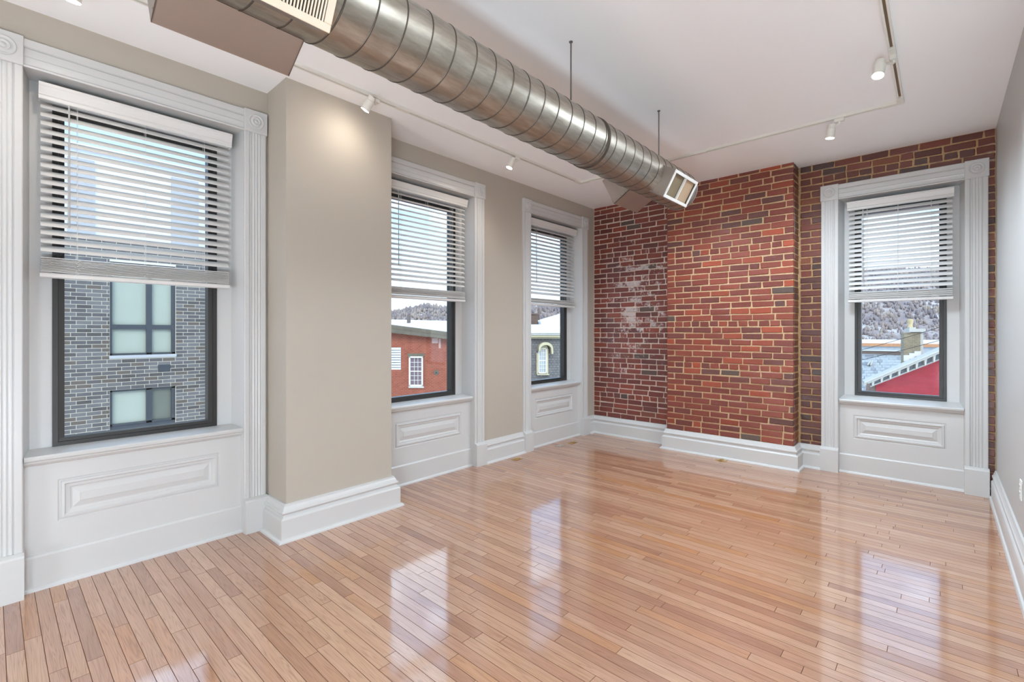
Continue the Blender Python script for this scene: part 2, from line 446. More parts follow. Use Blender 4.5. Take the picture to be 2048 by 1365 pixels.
# chimney breast
wb = struct(MB().box((BX0 + 0.006, YB + 0.005, 0), (BX1 - 0.005, YBR + 0.2, ZC)).build('wall_back_center', M['mortar']), 'projecting exposed brick chimney breast')
lay(wb, BX0, BX1, 0.232, ZC - 0.002, YB, (0.98, 1.505, 2.28), PAL, 12)
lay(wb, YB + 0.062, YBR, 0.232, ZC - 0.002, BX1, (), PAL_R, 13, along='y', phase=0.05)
# right bay with the window opening
W4C, W4H = -0.296, 0.456
W4T = 2.72
m = MB()
m.box((BX1 - 0.1, YBR + 0.005, 0), (W4C - W4H - 0.02, YBR + TW, ZC)); m.box((W4C + W4H + 0.02, YBR + 0.005, 0), (XR, YBR + TW, ZC))
m.box((W4C - W4H - 0.02, YBR + 0.005, W4T + 0.02), (W4C + W4H + 0.02, YBR + TW, ZC)); m.box((W4C - W4H - 0.02, YBR + 0.22, -0.05), (W4C + W4H + 0.02, YBR + TW, 0.72))
wr = struct(m.build('wall_back_right', M['mortar_dark']), 'exposed brick bay around the tall window by the pale wall')
CW = 0.147
cx0, cx1, ct = W4C - W4H - CW + 0.02, W4C + W4H + CW - 0.02, W4T + 0.148
def skip4(a, b, z):
    if z > ct - 0.02: return [(a, b)]
    r = []
    if a < cx0: r.append((a, min(b, cx0)))
    if b > cx1: r.append((max(a, cx1), b))
    return r
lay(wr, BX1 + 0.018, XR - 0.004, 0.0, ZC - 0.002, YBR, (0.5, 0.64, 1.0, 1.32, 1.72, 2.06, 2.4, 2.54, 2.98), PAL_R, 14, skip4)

# ------------------------------------------------------------------ floor of oak strips
PL = 0.0574
fl = struct(MB().box((XL - 0.1, YREAR, -0.06), (XR + 0.05, 6.0, -0.012)).build('floor', M['subfloor']), 'polished oak strip floor')
rnd = random.Random(21); planks = []
r = 0; y = YREAR
while y < 5.86:
    x = XL - 0.06 - rnd.uniform(0, 0.7)
    while x < XR:
        ln = rnd.choice((0.32, 0.45, 0.6, 0.75, 0.9, 1.1, 1.35)) * rnd.uniform(0.85, 1.15)
        a, b = max(x, XL - 0.06), min(x + ln, XR + 0.02)
        if b - a > 0.02: planks.append((a, b, y, y + PL))
        x += ln
    y += PL; r += 1
def in_view(x, y):
    d = Vector((x, y, -CAM_Z)); zc = d.dot(FW)
    if zc < 0.3: return None
    px = 1024 + F_PX * d.dot(RT) / zc; py = HORIZON + F_PX * CAM_Z / zc
    return (px, py) if -60 < px < 2110 and py < 1400 else None
def plank_geo(a, b, y0, y1):
    g, e, t = 0.0004, 0.0009, 0.014
    x0, x1, ya, yb = a + g, b - g, y0 + g, y1 - g
    tl = [rnd.uniform(-0.00016, 0.00016) for _ in range(4)]
    v = [(x0, ya, -t), (x1, ya, -t), (x1, yb, -t), (x0, yb, -t),
         (x0, ya, -e), (x1, ya, -e), (x1, yb, -e), (x0, yb, -e),
         (x0 + e, ya + e, tl[0]), (x1 - e, ya + e, tl[1]), (x1 - e, yb - e, tl[2]), (x0 + e, yb - e, tl[3])]
    f = [(0, 1, 5, 4), (1, 2, 6, 5), (2, 3, 7, 6), (3, 0, 4, 7), (4, 5, 9, 8), (5, 6, 10, 9), (6, 7, 11, 10), (7, 4, 8, 11), (8, 9, 10, 11)]
    return v, f
def plank_col():
    t = min(1, max(0, rnd.betavariate(1.5, 1.4)))
    if rnd.random() < 0.07: t = rnd.uniform(0.93, 1.0)
    return (t, rnd.random(), rnd.random(), 1.0)
score = []
for i, (a, b, y0, y1) in enumerate(planks):
    best = None
    for k in range(5):
        xx = a + (b - a) * k / 4
        if in_view(xx, (y0 + y1) / 2) and not (xx < XL + 0.04):
            d = Vector((xx, y0, -CAM_Z)).dot(FW); best = d if best is None else min(best, d)
    if best is not None: score.append(((b - a) / best ** 2, i))
score.sort(reverse=True); near = set(i for _, i in score[:298])
rv, rf, rc = [], [], []
def color_attr(me, cols):
    at = me.attributes.new('plank', 'FLOAT_COLOR', 'FACE')
    for i, c in enumerate(cols): at.data[i].color = c
for i, (a, b, y0, y1) in enumerate(planks):
    v, f = plank_geo(a, b, y0, y1); c = plank_col()
    if i in near:
        me = bpy.data.meshes.new('plank'); cx, cyy = (a + b) / 2, (y0 + y1) / 2
        me.from_pydata([(p[0] - cx, p[1] - cyy, p[2]) for p in v], [], f); me.materials.append(M['floor']); me.materials.append(M['plank_edge']); color_attr(me, [c] * len(f)); me.polygons.foreach_set('material_index', [1] * 8 + [0])
        link('plank', me, (cx, cyy, 0), fl)
    else:
        n = len(rv); rv += v; rf += [tuple(k + n for k in q) for q in f]; rc += [c] * len(f)
me = bpy.data.meshes.new('remaining_planks'); me.from_pydata(rv, [], rf); me.materials.append(M['floor']); me.materials.append(M['plank_edge']); color_attr(me, rc); me.polygons.foreach_set('material_index', ([1] * 8 + [0]) * (len(rf) // 9))
tag(link('remaining_planks', me, (0, 0, 0), fl), kind='stuff')

# ------------------------------------------------------------------ baseboards
def base_prof(k=1.0, h=0.237):
    p = [(0, 0), (0.066, 0), (0.064, 0.010), (0.058, 0.018), (0.046, 0.022), (0.046, h - 0.092), (0.041, h - 0.086), (0.030, h - 0.080), (0.027, h - 0.066),
         (0.031, h - 0.056), (0.038, h - 0.050), (0.036, h - 0.040), (0.027, h - 0.034), (0.022, h - 0.018), (0.017, h - 0.012), (0.016, h - 0.003), (0.012, h), (0, h)]
    return [(a * k, z) for a, z in p]
def baseboard(name, path, label, k=1.0):
    return struct(MB().sweep(base_prof(k), path).build(name, M['trim'], angle=35), label)
baseboard('baseboard_column', [(XL + 0.05, C0), (CXF, C0), (CXF, C1), (XL + 0.05, C1)], 'tall white baseboard wrapping the plastered column', 1.12)
baseboard('baseboard_left', [(XL, WIN_L[1][0] + OW + 0.14), (XL, WIN_L[2][0] - OW - 0.14)], 'white baseboard between the two far side windows')
baseboard('baseboard_back', [(XL, WIN_L[2][0] + OW + 0.14), (XL, YBL), (BX0, YBL), (BX0, YB), (BX1, YB), (BX1, YBR), (W4C - W4H - CW + 0.002, YBR)], 'white baseboard stepping around the brick chimney breast')
baseboard('baseboard_right', [(XR, YBR - 0.055), (XR, YREAR)], 'white baseboard along the pale grey wall', 0.72)
baseboard('baseboard_rear', [(XR - 0.06, YREAR), (XL, YREAR), (XL, WIN_L[0][0] - OW - 0.14)], 'white baseboard behind the viewpoint')

# ------------------------------------------------------------------ windows
CAS = [(0, 0), (0, .018), (.03, .023), (.20, .023), (.225, .019), (.235, .012), (.265, .012), (.275, .021), (.31, .021), (.335, .0165), (.365, .0150), (.395, .0165), (.42, .021), (.445, .021), (.47, .0165),
       (.50, .0150), (.53, .0165), (.555, .021), (.58, .021), (.605, .0165), (.635, .0150), (.665, .0165), (.69, .021), (.725, .021), (.735, .012), (.765, .012), (.775, .019), (.80, .023), (.97, .023), (1, .018), (1, 0)]
CASH = [(0, 0), (0, .024), (.05, .028), (.09, .022), (.12, .017), (.30, .017), (.36, .020), (.40, .016), (.66, .016), (.685, .012), (.70, .020), (.72, .025), (.97, .025), (1, .020), (1, 0)]
CAS = [(a, d if d == 0 else 0.023 - (0.023 - d) * 0.62) for a, d in CAS]
def window(name, T, ow, zt, cw, fh, base, label, fd=-0.15, spl=0.03, ftop=2.69, fbot=0.745):
    w = struct(empty(name, base), label)
    B = lambda: MB(T)
    plz = 0.238
    for s in (-1, 1):
        prof = [(s * (ow + cw * a), d) for a, d in CAS]
        B().extr(prof, 2, plz - 0.01, zt, (0, 2, 1)).build('casing', M['trim'], w, angle=30)
        u0, u1 = s * (ow - 0.004), s * (ow + cw + 0.006)
        pp = [(0, 0), (0.058, 0), (0.058, plz - 0.020), (0.052, plz - 0.010), (0.030, plz), (0, plz)]
        B().extr([(d, z) for d, z in pp], 0, u0, u1, (2, 1, 0)).build('plinth_block', M['trim'], w)
        bk = B(); bk.bevbox((s * (ow - 0.003), zt, 0), (s * (ow + cw + 0.006), zt + 0.155, 0.034), 0.003)
        blk = bk.build('corner_block', M['trim'], w)
        R = 0.051
        rp = [(R, 0.0), (R, .004), (R * .95, .007), (R * .88, .007), (R * .80, .003), (R * .70, .0015), (R * .58, .004), (R * .50, .009), (R * .42, .009), (R * .34, .005), (R * .26, .004), (R * .18, .007), (R * .08, .010), (R * .02, .0105)]
        cu, cz = s * (ow + cw / 2 + 0.0015), zt + 0.0775
        lm = MB(); lm.lathe(rp, T(cu, cz, 0.033), T(0, 0, 1) - T(0, 0, 0), T(1, 0, 0) - T(0, 0, 0), 28)
        lm.build('rosette', M['trim'], blk, angle=40)
    hp = [(zt + 0.150 * a, d) for a, d in CASH]
    B().extr(hp, 0, -ow + 0.002, ow - 0.002, (1, 2, 0)).build('head_casing', M['trim'], w, angle=30)
    # splayed jambs and soffit
    iw = ow - spl
    for s in (-1, 1):
        q = [(s * ow, 0.0, 0.004), (s * iw, 0.0, fd), (s * (ow + 0.02), 0.0, fd), (s * (ow + 0.02), 0.0, 0.004)]
        q = [(a, b, c) for a, b, c in q]
        B().hexa([(a, 0.0, c) for a, b, c in q] + [(a, zt, c) for a, b, c in q]).build('jamb', M['trim'], w)
        B().box((s * (fh - 0.004), fbot - 0.02, fd - 0.06), (s * (ow + 0.018), zt, fd)).build('side_stop', M['trim'], w)
    B().box((-ow - 0.015, zt, fd), (ow + 0.015, zt + 0.019, 0.003)).build('soffit', M['trim'], w)
    B().box((-fh, ftop - 0.004, fd - 0.06), (fh, zt, fd)).build('head_stop', M['trim'], w)
    # black sash frame
    fw_, fr = 0.052, 0.006
    for s in (-1, 1):
        sf = [(s * fh, fd - 0.07), (s * fh, fd + fr), (s * (fh - 0.024), fd + fr), (s * (fh - 0.026), fd - 0.002), (s * (fh - fw_), fd - 0.004), (s * (fh - fw_), fd - 0.07)]
        B().extr(sf, 2, fbot, ftop, (0, 2, 1)).build('sash_stile', M['black'], w)
    for zz, s in ((fbot, 1), (ftop, -1)):
        sf = [(zz, fd - 0.07), (zz, fd + fr + 0.001), (zz + s * 0.022, fd + fr + 0.001), (zz + s * 0.024, fd - 0.001), (zz + s * (fw_ - 0.008), fd - 0.003), (zz + s * (fw_ - 0.008), fd - 0.07)]
        B().extr(sf, 0, -fh + 0.001, fh - 0.001, (1, 2, 0)).build('sash_rail', M['black'], w)
    B().box((-fh + 0.04, fbot + 0.035, fd - 0.036), (fh - 0.04, ftop - 0.035, fd - 0.030)).build('pane', M['glass'], w)
    # stool (sill)
    sp = [(0.698, -0.03), (0.700, -0.006), (0.706, 0.000), (0.720, 0.002), (0.728, -0.004), (fbot, fd + 0.002), (fbot - 0.03, fd - 0.05), (0.698, fd - 0.05)]
    B().extr(sp, 0, -ow + 0.004, ow - 0.004, (1, 2, 0)).build('sill', M['trim'], w)
    # panelled apron
    a0 = -0.036
    ap = MB(T)
    hw, z0, z1 = ow * 0.745, 0.345, 0.578
    e = ow - 0.003
    ap.box((-e, 0.0, a0 - 0.05), (e, 0.70, a0 - 0.02))
    rings = [(0.0, a0), (0.006, a0 - 0.004), (0.012, a0 - 0.004), (0.016, a0 + 0.005), (0.028, a0 + 0.006), (0.034, a0 - 0.004), (0.050, a0 - 0.005), (0.056, a0 - 0.010), (0.062, a0 - 0.011), (0.092, a0 - 0.002), (0.094, a0 + 0.0005)]
    loops = [[(-e, 0.15), (e, 0.15), (e, 0.70), (-e, 0.70)]]; dep = [a0]
    for ins, d in rings:
        loops.append([(-hw + ins, z0 + ins), (hw - ins, z0 + ins), (hw - ins, z1 - ins), (-hw + ins, z1 - ins)]); dep.append(d)
    vs, fs = [], []
    for lp, d in zip(loops, dep): vs += [(u, z, d) for u, z in lp]
    for i in range(len(loops) - 1):
        for k in range(4): fs.append((i * 4 + k, i * 4 + (k + 1) % 4, i * 4 + 4 + (k + 1) % 4, i * 4 + 4 + k))
    n = len(vs) - 4; fs.append((n, n + 1, n + 2, n + 3))
    ap.add(vs, fs)
    ap.build('apron_panel', M['trim'], w)
    cv = [(0.672, a0), (0.676, a0 + 0.012), (0.690, a0 + 0.026), (0.699, a0 + 0.028), (0.699, a0)]
    B().extr(cv, 0, -e, e, (1, 2, 0)).build('sill_cove', M['trim'], w)
    bp = [(0.0, a0 - 0.01), (0.0, a0 + 0.030), (0.010, a0 + 0.028), (0.018, a0 + 0.020), (0.021, a0 + 0.013), (0.176, a0 + 0.013), (0.186, a0 + 0.006), (0.188, a0 - 0.01)]
    B().extr(bp, 0, -e, e, (1, 2, 0)).build('apron_base', M['trim'], w)
    return w
def TL(yc): return lambda u, v, w: Vector((XL + w, yc + u, v))
def T4(u, v, w): return Vector((W4C + u, YBR - 0.004 - w, v))
wlabels = ['tall window facing the dark brick building, next to the column', 'tall window partly hidden by the column', 'narrow-looking tall window nearest the brick corner']
for (yc, nm), lb in zip(WIN_L, wlabels):
    window(nm, TL(yc), OW, 2.80, 0.141, 0.4135, (XL, yc, 0), 'white trimmed ' + lb)
window('window_4', T4, W4H, W4T, 0.144, 0.342, (W4C, YBR, 0), 'white trimmed tall window set into the exposed brick', fd=-0.165, spl=0.03, ftop=2.62, fbot=0.762)

# ------------------------------------------------------------------ blinds
def blind(T, hw, ztop, zval, zbot, zstack, tilt, base, label, wand_u, cords, pitch=0.0465, wc=-0.085, wand=True):
    b = tag(empty('window_blind', base), label, 'blind', 'white slatted blinds half raised in the windows')
    B = lambda: MB(T)
    # moulded valance and head rail
    vp = [(zval, wc + 0.042), (zval + 0.004, wc + 0.047), (zval + 0.020, wc + 0.046), (zval + 0.024, wc + 0.052), (zval + 0.030, wc + 0.050), (zval + 0.045, wc + 0.053),
          (zval + 0.066, wc + 0.060), (zval + 0.072, wc + 0.064), (ztop, wc + 0.064), (ztop, wc + 0.040), (zval, wc + 0.036)]
    va = B().extr(vp, 0, -hw - 0.004, hw + 0.004, (1, 2, 0)).build('valance', M['blind'], b)
    for s in (-1, 1):
        B().box((s * (hw - 0.004), zval, wc - 0.01), (s * (hw + 0.004), ztop - 0.002, wc + 0.045)).build('valance_return', M['blind'], va)
    B().box((-hw + 0.006, zval + 0.012, wc - 0.028), (hw - 0.006, ztop - 0.016, wc + 0.028)).build('head_rail', M['blind'], b)
    # one slat mesh shared by all slats of this blind
    def slat_mesh(ang):
        n = 6; top, bot = [], []
        for i in range(n + 1):
            s = -1 + 2 * i / n; d = s * 0.025; h = 0.0042 * (1 - s * s)
            top.append((d, h + 0.0013)); bot.append((d, h - 0.0013))
        prof = top + bot[::-1]; ca, sa = math.cos(ang), math.sin(ang)
        pr_ = [(h * ca - d * sa, d * ca + h * sa) for d, h in prof]      # (v, w); the room edge hangs low
        T0 = T(0, 0, 0); mb = MB(lambda u, v, w: T(u, v, w) - T0)
        mb.extr(pr_, 0, -hw + 0.006, hw - 0.006, (1, 2, 0))
        me = bpy.data.meshes.new('slat'); me.from_pydata(mb.v, [], mb.f)
        bm = bmesh.new(); bm.from_mesh(me); bmesh.ops.recalc_face_normals(bm, faces=bm.faces[:]); bm.to_mesh(me); bm.free()
        me.materials.append(M['blind']); me.polygons.foreach_set('use_smooth', [True] * len(me.polygons)); me.set_sharp_from_angle(angle=math.radians(40))
        return me
    sm = slat_mesh(math.radians(tilt)); fm = slat_mesh(math.radians(4))
    z = zval - 0.022; zs = []
    while z > zstack + 0.02:
        link('slat', sm, T(0, z, wc), b, (0, 0, 0)); zs.append(z); z -= pitch
    nst = 12; zz = zbot + 0.036
    rr = random.Random(int(tilt * 10))
    for i in range(nst):
        f = i / (nst - 1); zi = zz + (zstack - zz - 0.004) * f ** 1.15
        o = link('slat', fm, T(0, zi, wc + rr.uniform(-0.005, 0.005)), b)
    rp = [(zbot + 0.004, wc - 0.022), (zbot, wc - 0.016), (zbot, wc + 0.018), (zbot + 0.004, wc + 0.026), (zbot + 0.022, wc + 0.026), (zbot + 0.030, wc + 0.014), (zbot + 0.030, wc - 0.018), (zbot + 0.022, wc - 0.024)]
    B().extr(rp, 0, -hw + 0.002, hw - 0.002, (1, 2, 0)).build('bottom_rail', M['blind'], b)
    for u in cords:
        for wo in (0.024, -0.024):
            lp = []
            B().tube([(u, zstack, wc + wo * math.cos(math.radians(tilt)) * 1.04), (u, zval + 0.014, wc + wo * math.cos(math.radians(tilt)) * 1.04)], 0.0009, 5).build('ladder_cord', M['cord'], b)
        B().tube([(u + 0.004, zbot + 0.03, wc), (u + 0.004, zval + 0.014, wc)], 0.0011, 5).build('lift_cord', M['cord'], b)
        pts = []
        nn = 9
        for i in range(nn):
            pts.append((u + (0.011 if i % 2 else -0.010) + rr.uniform(-0.003, 0.003), zbot + 0.02 + (zstack - zbot - 0.02) * i / (nn - 1), wc + 0.029 + rr.uniform(0, 0.003)))
        fine = []
        for i in range(len(pts) - 1):
            a, c = Vector(pts[i]), Vector(pts[i + 1])
            for k in range(4): fine.append(tuple(a.lerp(c, 0.5 - 0.5 * math.cos(math.pi * k / 4))))
        fine.append(pts[-1])
        B().tube(fine, 0.0010, 5).build('cord_loop', M['cord'], b)
    if wand:
        wa = B().tube([(wand_u, zval - 0.69, wc + 0.056), (wand_u, zval - 0.02, wc + 0.052)], [0.0046, 0.0040], 6).build('tilt_wand', M['wand'], b)
        B().tube([(wand_u, zval - 0.022, wc + 0.052), (wand_u, zval + 0.006, wc + 0.034)], 0.0022, 6).build('wand_hook', M['blind'], wa)
    return b
blind(TL(WIN_L[0][0]), 0.470, 2.763, 2.676, 1.700, 1.815, 44, (XL - 0.1, WIN_L[0][0], 1.70), 'white blind over the window that shows the dark brick building', -0.352, (-0.315, 0.0, 0.318))
blind(TL(WIN_L[1][0]), 0.480, 2.763, 2.690, 1.708, 1.815, 33, (XL - 0.1, WIN_L[1][0], 1.70), 'white blind beside the column, above the red brick building view', -0.36, (-0.31, 0.0, 0.31))
blind(TL(WIN_L[2][0]), 0.480, 2.770, 2.690, 1.722, 1.812, 41, (XL - 0.1, WIN_L[2][0], 1.70), 'white blind in the side window nearest the brick corner', -0.375, (-0.31, 0.0, 0.31))
blind(T4, 0.385, 2.684, 2.600, 1.690, 1.792, 45, (W4C, YBR + 0.1, 1.69), 'white blind in the window set into the brick wall', -0.262, (-0.235, 0.0, 0.235), wc=-0.075)

# ------------------------------------------------------------------ spiral duct
DX, DZ, DR = -1.62, 2.575, 0.15
DY0, DY1 = -3.9, 3.88
du = tag(empty('spiral_duct', (DX, 2.0, DZ - DR)), 'exposed round spiral steel duct hanging below the ceiling', 'duct')
seg, ny = 64, 60
vs = []; fs = []
for i in range(ny + 1):
    yy = DY0 + (DY1 - DY0) * i / ny
    for k in range(seg):
        t = 2 * math.pi * k / seg; vs.append((DX + DR * math.cos(t), yy, DZ + DR * math.sin(t)))
for i in range(ny):
    for k in range(seg): fs.append((i * seg + k, (i + 1) * seg + k, (i + 1) * seg + (k + 1) % seg, i * seg + (k + 1) % seg))
MB().add(vs, fs).build('duct_pipe', M['duct'], du, smooth=True)
pit = 0.118; Rb = DR + 0.0001
ph = 2.492
vs = []; fs = []; n = 0; t = 0.0
turns = (DY1 - DY0 - 0.02) / pit; steps = int(turns * 48)
for i in range(steps + 1):
    a = 2 * math.pi * i / 48; yy = DY0 + 0.01 + pit * i / 48
    for dy, dr in ((-0.0038, 0.0), (-0.0022, 0.003), (0.0022, 0.003), (0.0038, 0.0)):
        r_ = DR + dr - 0.0004
        vs.append((DX + r_ * math.cos(a + 1.0), yy + dy, DZ + r_ * math.sin(a + 1.0)))
for i in range(steps):
    for k in range(3): fs.append((i * 4 + k, i * 4 + k + 1, i * 4 + 5 + k, i * 4 + 4 + k))
MB().add(vs, fs).build('spiral_seam', M['duct_seam'], du, smooth=True, recalc=False)
MB().lathe([(DR + 0.001, -0.02), (DR + 0.005, -0.018), (DR + 0.005, 0.0), (DR + 0.0065, 0.002), (DR + 0.0065, 0.006), (DR + 0.001, 0.007)], (DX, 2.50, DZ), (0, 1, 0), (1, 0, 0), 64).build('coupling_band', M['duct_seam'], du, smooth=True)
ec = MB().lathe([(DR + 0.0035, -0.02), (DR + 0.004, 0.0), (DR + 0.002, 0.006), (DR - 0.012, 0.006), (DR - 0.016, 0.0), (0.001, 0.0)], (DX, DY1, DZ), (0, 1, 0), (1, 0, 0), 64).build('end_cap', M['sheet'], du, angle=40)
for yy in (2.31, 3.49, 0.6, -1.2):
    rd = MB().tube([(DX, yy, DZ + DR - 0.005), (DX, yy, ZC)], 0.0045, 8).build('hanger_rod', M['rod'], du)
    MB().lathe([(0.004, 0), (0.011, 0.001), (0.011, 0.006), (0.004, 0.007)], (DX, yy, ZC - 0.0075), (0, 0, 1), (1, 0, 0), 12).build('ceiling_anchor', M['rod'], rd)
def boot(name, A, Bp, inn_a, inn_b, y0, y1):
    """open rectangular boot: outer edge points A (top), Bp (bottom) and inner points in the duct section plane (x,z offsets)"""
    m = MB(); th = 0.004
    P = lambda p, y: (DX + p[0], y, DZ + p[1])
    q = [inn_a, A, Bp, inn_b]
    # near and far cheeks, upper and lower sides as thin plates
    for ya, yb in ((y0, y0 + th), (y1 - th, y1)):
        m.hexa([P(p, ya) for p in q] + [P(p, yb) for p in q])
    for p0, p1 in ((inn_a, A), (Bp, inn_b)):
        d = (Vector(p1) - Vector(p0)).normalized(); nrm = Vector((-d.y, d.x)) * th
        p2 = (p1[0] + nrm.x, p1[1] + nrm.y); p3 = (p0[0] + nrm.x, p0[1] + nrm.y)
        m.hexa([P(p, y0) for p in (p0, p1, p2, p3)] + [P(p, y1) for p in (p0, p1, p2, p3)])
    o = m.build(name, M['sheet'], du)
    for y in (y0, y1):
        for k in range(3):
            f = 0.25 + 0.25 * k
            c = Vector(inn_b).lerp(Vector(Bp), f) + (Vector(A) - Vector(Bp)) * 0.06
            MB().lathe([(0.0035, -0.003), (0.0035, 0.0), (0.001, 0.001)], P((c.x, c.y), y + (0.0 if y == y1 else -0.0)), (0, 1 if y == y1 else -1, 0), (1, 0, 0), 8).build('screw', M['rod'], o)
    return o
RA, RBt = (0.240, -0.034), (0.149, -0.199)
RIA, RIB = (0.05, 0.075), (-0.03, -0.105)
LA, LBt = (-0.279, -0.030), (-0.180, -0.222)
LIA, LIB = (-0.115, 0.06), (-0.052, -0.142)
boot('branch_boot', RA, RBt, RIA, RIB, 3.245, 3.635); boot('branch_boot', LA, LBt, LIA, LIB, 3.12, 3.48)
boot('branch_boot', RA, RBt, RIA, RIB, 0.30, 0.735); boot('branch_boot', LA, LBt, LIA, LIB, 0.333, 0.75)
def register(A, Bp, y0, y1, mat, slots, name='register_grille'):
    a, b = Vector(A), Vector(Bp); e = (a - b).normalized(); nrm = Vector((e.y, -e.x))
    if nrm.y > 0: nrm = -nrm
    h = (a - b).length; fr = 0.024 if slots else 0.022; lip = 0.006
    def P(s, y, d):    # s along e from Bp, d outwards
        p = b + e * s + nrm * d; return (DX + p.x, y, DZ + p.y)
    g = MB(P)
    y0 -= lip; y1 += lip; s0, s1 = -lip, h + lip
    for (sa, sb, ya, yb) in ((s0, s0 + fr, y0, y1), (s1 - fr, s1, y0, y1), (s0 + fr, s1 - fr, y0, y0 + fr), (s0 + fr, s1 - fr, y1 - fr, y1)):
        g.bevbox((sa, ya, 0.0), (sb, yb, 0.008), 0.002)
    o = g.build(name, mat, du)
    if slots:
        n = int((y1 - y0 - 2 * fr) / 0.0098)
        for i in range(n):
            y = y0 + fr + (i + 0.5) * (y1 - y0 - 2 * fr) / n
            q = [(s0 + fr - 0.002, y - 0.0030, 0.005), (s0 + fr - 0.002, y + 0.0016, 0.006), (s0 + fr - 0.002, y + 0.0042, -0.008), (s0 + fr - 0.002, y - 0.0004, -0.009)]
            MB(P).hexa(q + [(s1 - fr + 0.002, p[1], p[2]) for p in q]).build('louver', mat, o)
        MB(P).box((s0 + fr, y0 + fr, -0.05), (s1 - fr, y1 - fr, -0.046)).build('damper_plate', M['dark'], o)
        for y in (y0 + fr * 0.5, y1 - fr * 0.5):
            MB().lathe([(0.006, 0), (0.005, 0.002), (0.001, 0.003)], P((s0 + s1) * 0.5, y, 0.008), Vector(P(0, 0, 1)) - Vector(P(0, 0, 0)), (0, 1, 0), 10).build('screw', M['brass'], o)
    else:
        ym = (y0 + y1) / 2
        MB(P).box((s0 + fr, ym - 0.004, -0.010), (s1 - fr, ym + 0.004, 0.007)).build('divider', mat, o)
        MB(P).box((s0 + fr, y0 + fr, -0.016), (s1 - fr, ym - 0.004, -0.013)).build('damper_flap', M['grille_dim'], o)
        MB(P).box((s0 + fr, ym + 0.004, -0.012), (s1 - fr, y1 - fr, -0.009)).build('damper_flap', M['grille_tan'], o)
        MB(P).box((s0 + fr * 0.6 + 0.03, y0 + 0.002, 0.008), (s0 + fr * 0.6 + 0.055, y0 + 0.010, 0.014)).build('damper_lever', mat, o)
    return o
register(RA, RBt, 0.30, 0.735, M['grille'], True)
register(RA, RBt, 3.245, 3.635, M['grille_white'], False)

# ------------------------------------------------------------------ track lighting
TZ = ZC - 0.020
tr = tag(empty('lighting_track', (-1.6, 4.54, TZ)), 'white U-shaped lighting track fixed to the ceiling', 'track')
TXL, TXR, TYB = -3.055, -0.215, 4.545
def rail(p0, p1):
    d = Vector(p1) - Vector(p0); along_y = abs(d.y) > abs(d.x); hw = 0.0175
    prof = [(-hw, ZC), (-hw, TZ), (-0.007, TZ), (-0.007, TZ + 0.012), (0.007, TZ + 0.012), (0.007, TZ), (hw, TZ), (hw, ZC)]
    m = MB()
    if along_y: m.extr([(p0[0] + a, z) for a, z in prof], 1, p0[1], p1[1], (0, 2, 1))
    else: m.extr([(p0[1] + a, z) for a, z in prof], 0, p0[0], p1[0], (1, 2, 0))
    o = m.build('track_rail', M['track'], tr)
    m = MB()
    if along_y: m.box((p0[0] - 0.0065, p0[1], TZ + 0.010), (p0[0] + 0.0065, p1[1], TZ + 0.0125))
    else: m.box((p0[0], p0[1] - 0.0065, TZ + 0.010), (p1[0], p0[1] + 0.0065, TZ + 0.0125))
    m.build('conductor_slot', M['track_slot'], o)
rail((TXL, YREAR + 0.3), (TXL, 2.10)); rail((TXL, 2.16), (TXL, TYB - 0.10))
rail((TXL + 0.10, TYB), (-1.70, TYB)); rail((-1.66, TYB), (TXR - 0.11, TYB))
rail((TXR, YREAR + 0.3), (TXR, 3.66)); rail((TXR, 3.72), (TXR, TYB - 0.10))
def conn(a, b): MB().bevbox((a[0], a[1], TZ - 0.003), (b[0], b[1], ZC), 0.002).build('connector', M['track'], tr)
conn((TXL - 0.019, 2.07), (TXL + 0.019, 2.19)); conn((-1.73, TYB - 0.019), (-1.63, TYB + 0.019)); conn((TXR - 0.019, 3.63), (TXR + 0.019, 3.75))
for sx, x in ((1, TXL), (-1, TXR)):
    m = MB(); m.box((x - 0.019, TYB - 0.11, TZ - 0.003), (x + 0.019, TYB + 0.019, ZC)); m.box((x + sx * 0.019, TYB - 0.019, TZ - 0.003), (x + sx * 0.12, TYB + 0.019, ZC)); m.build('corner_connector', M['track'], tr)
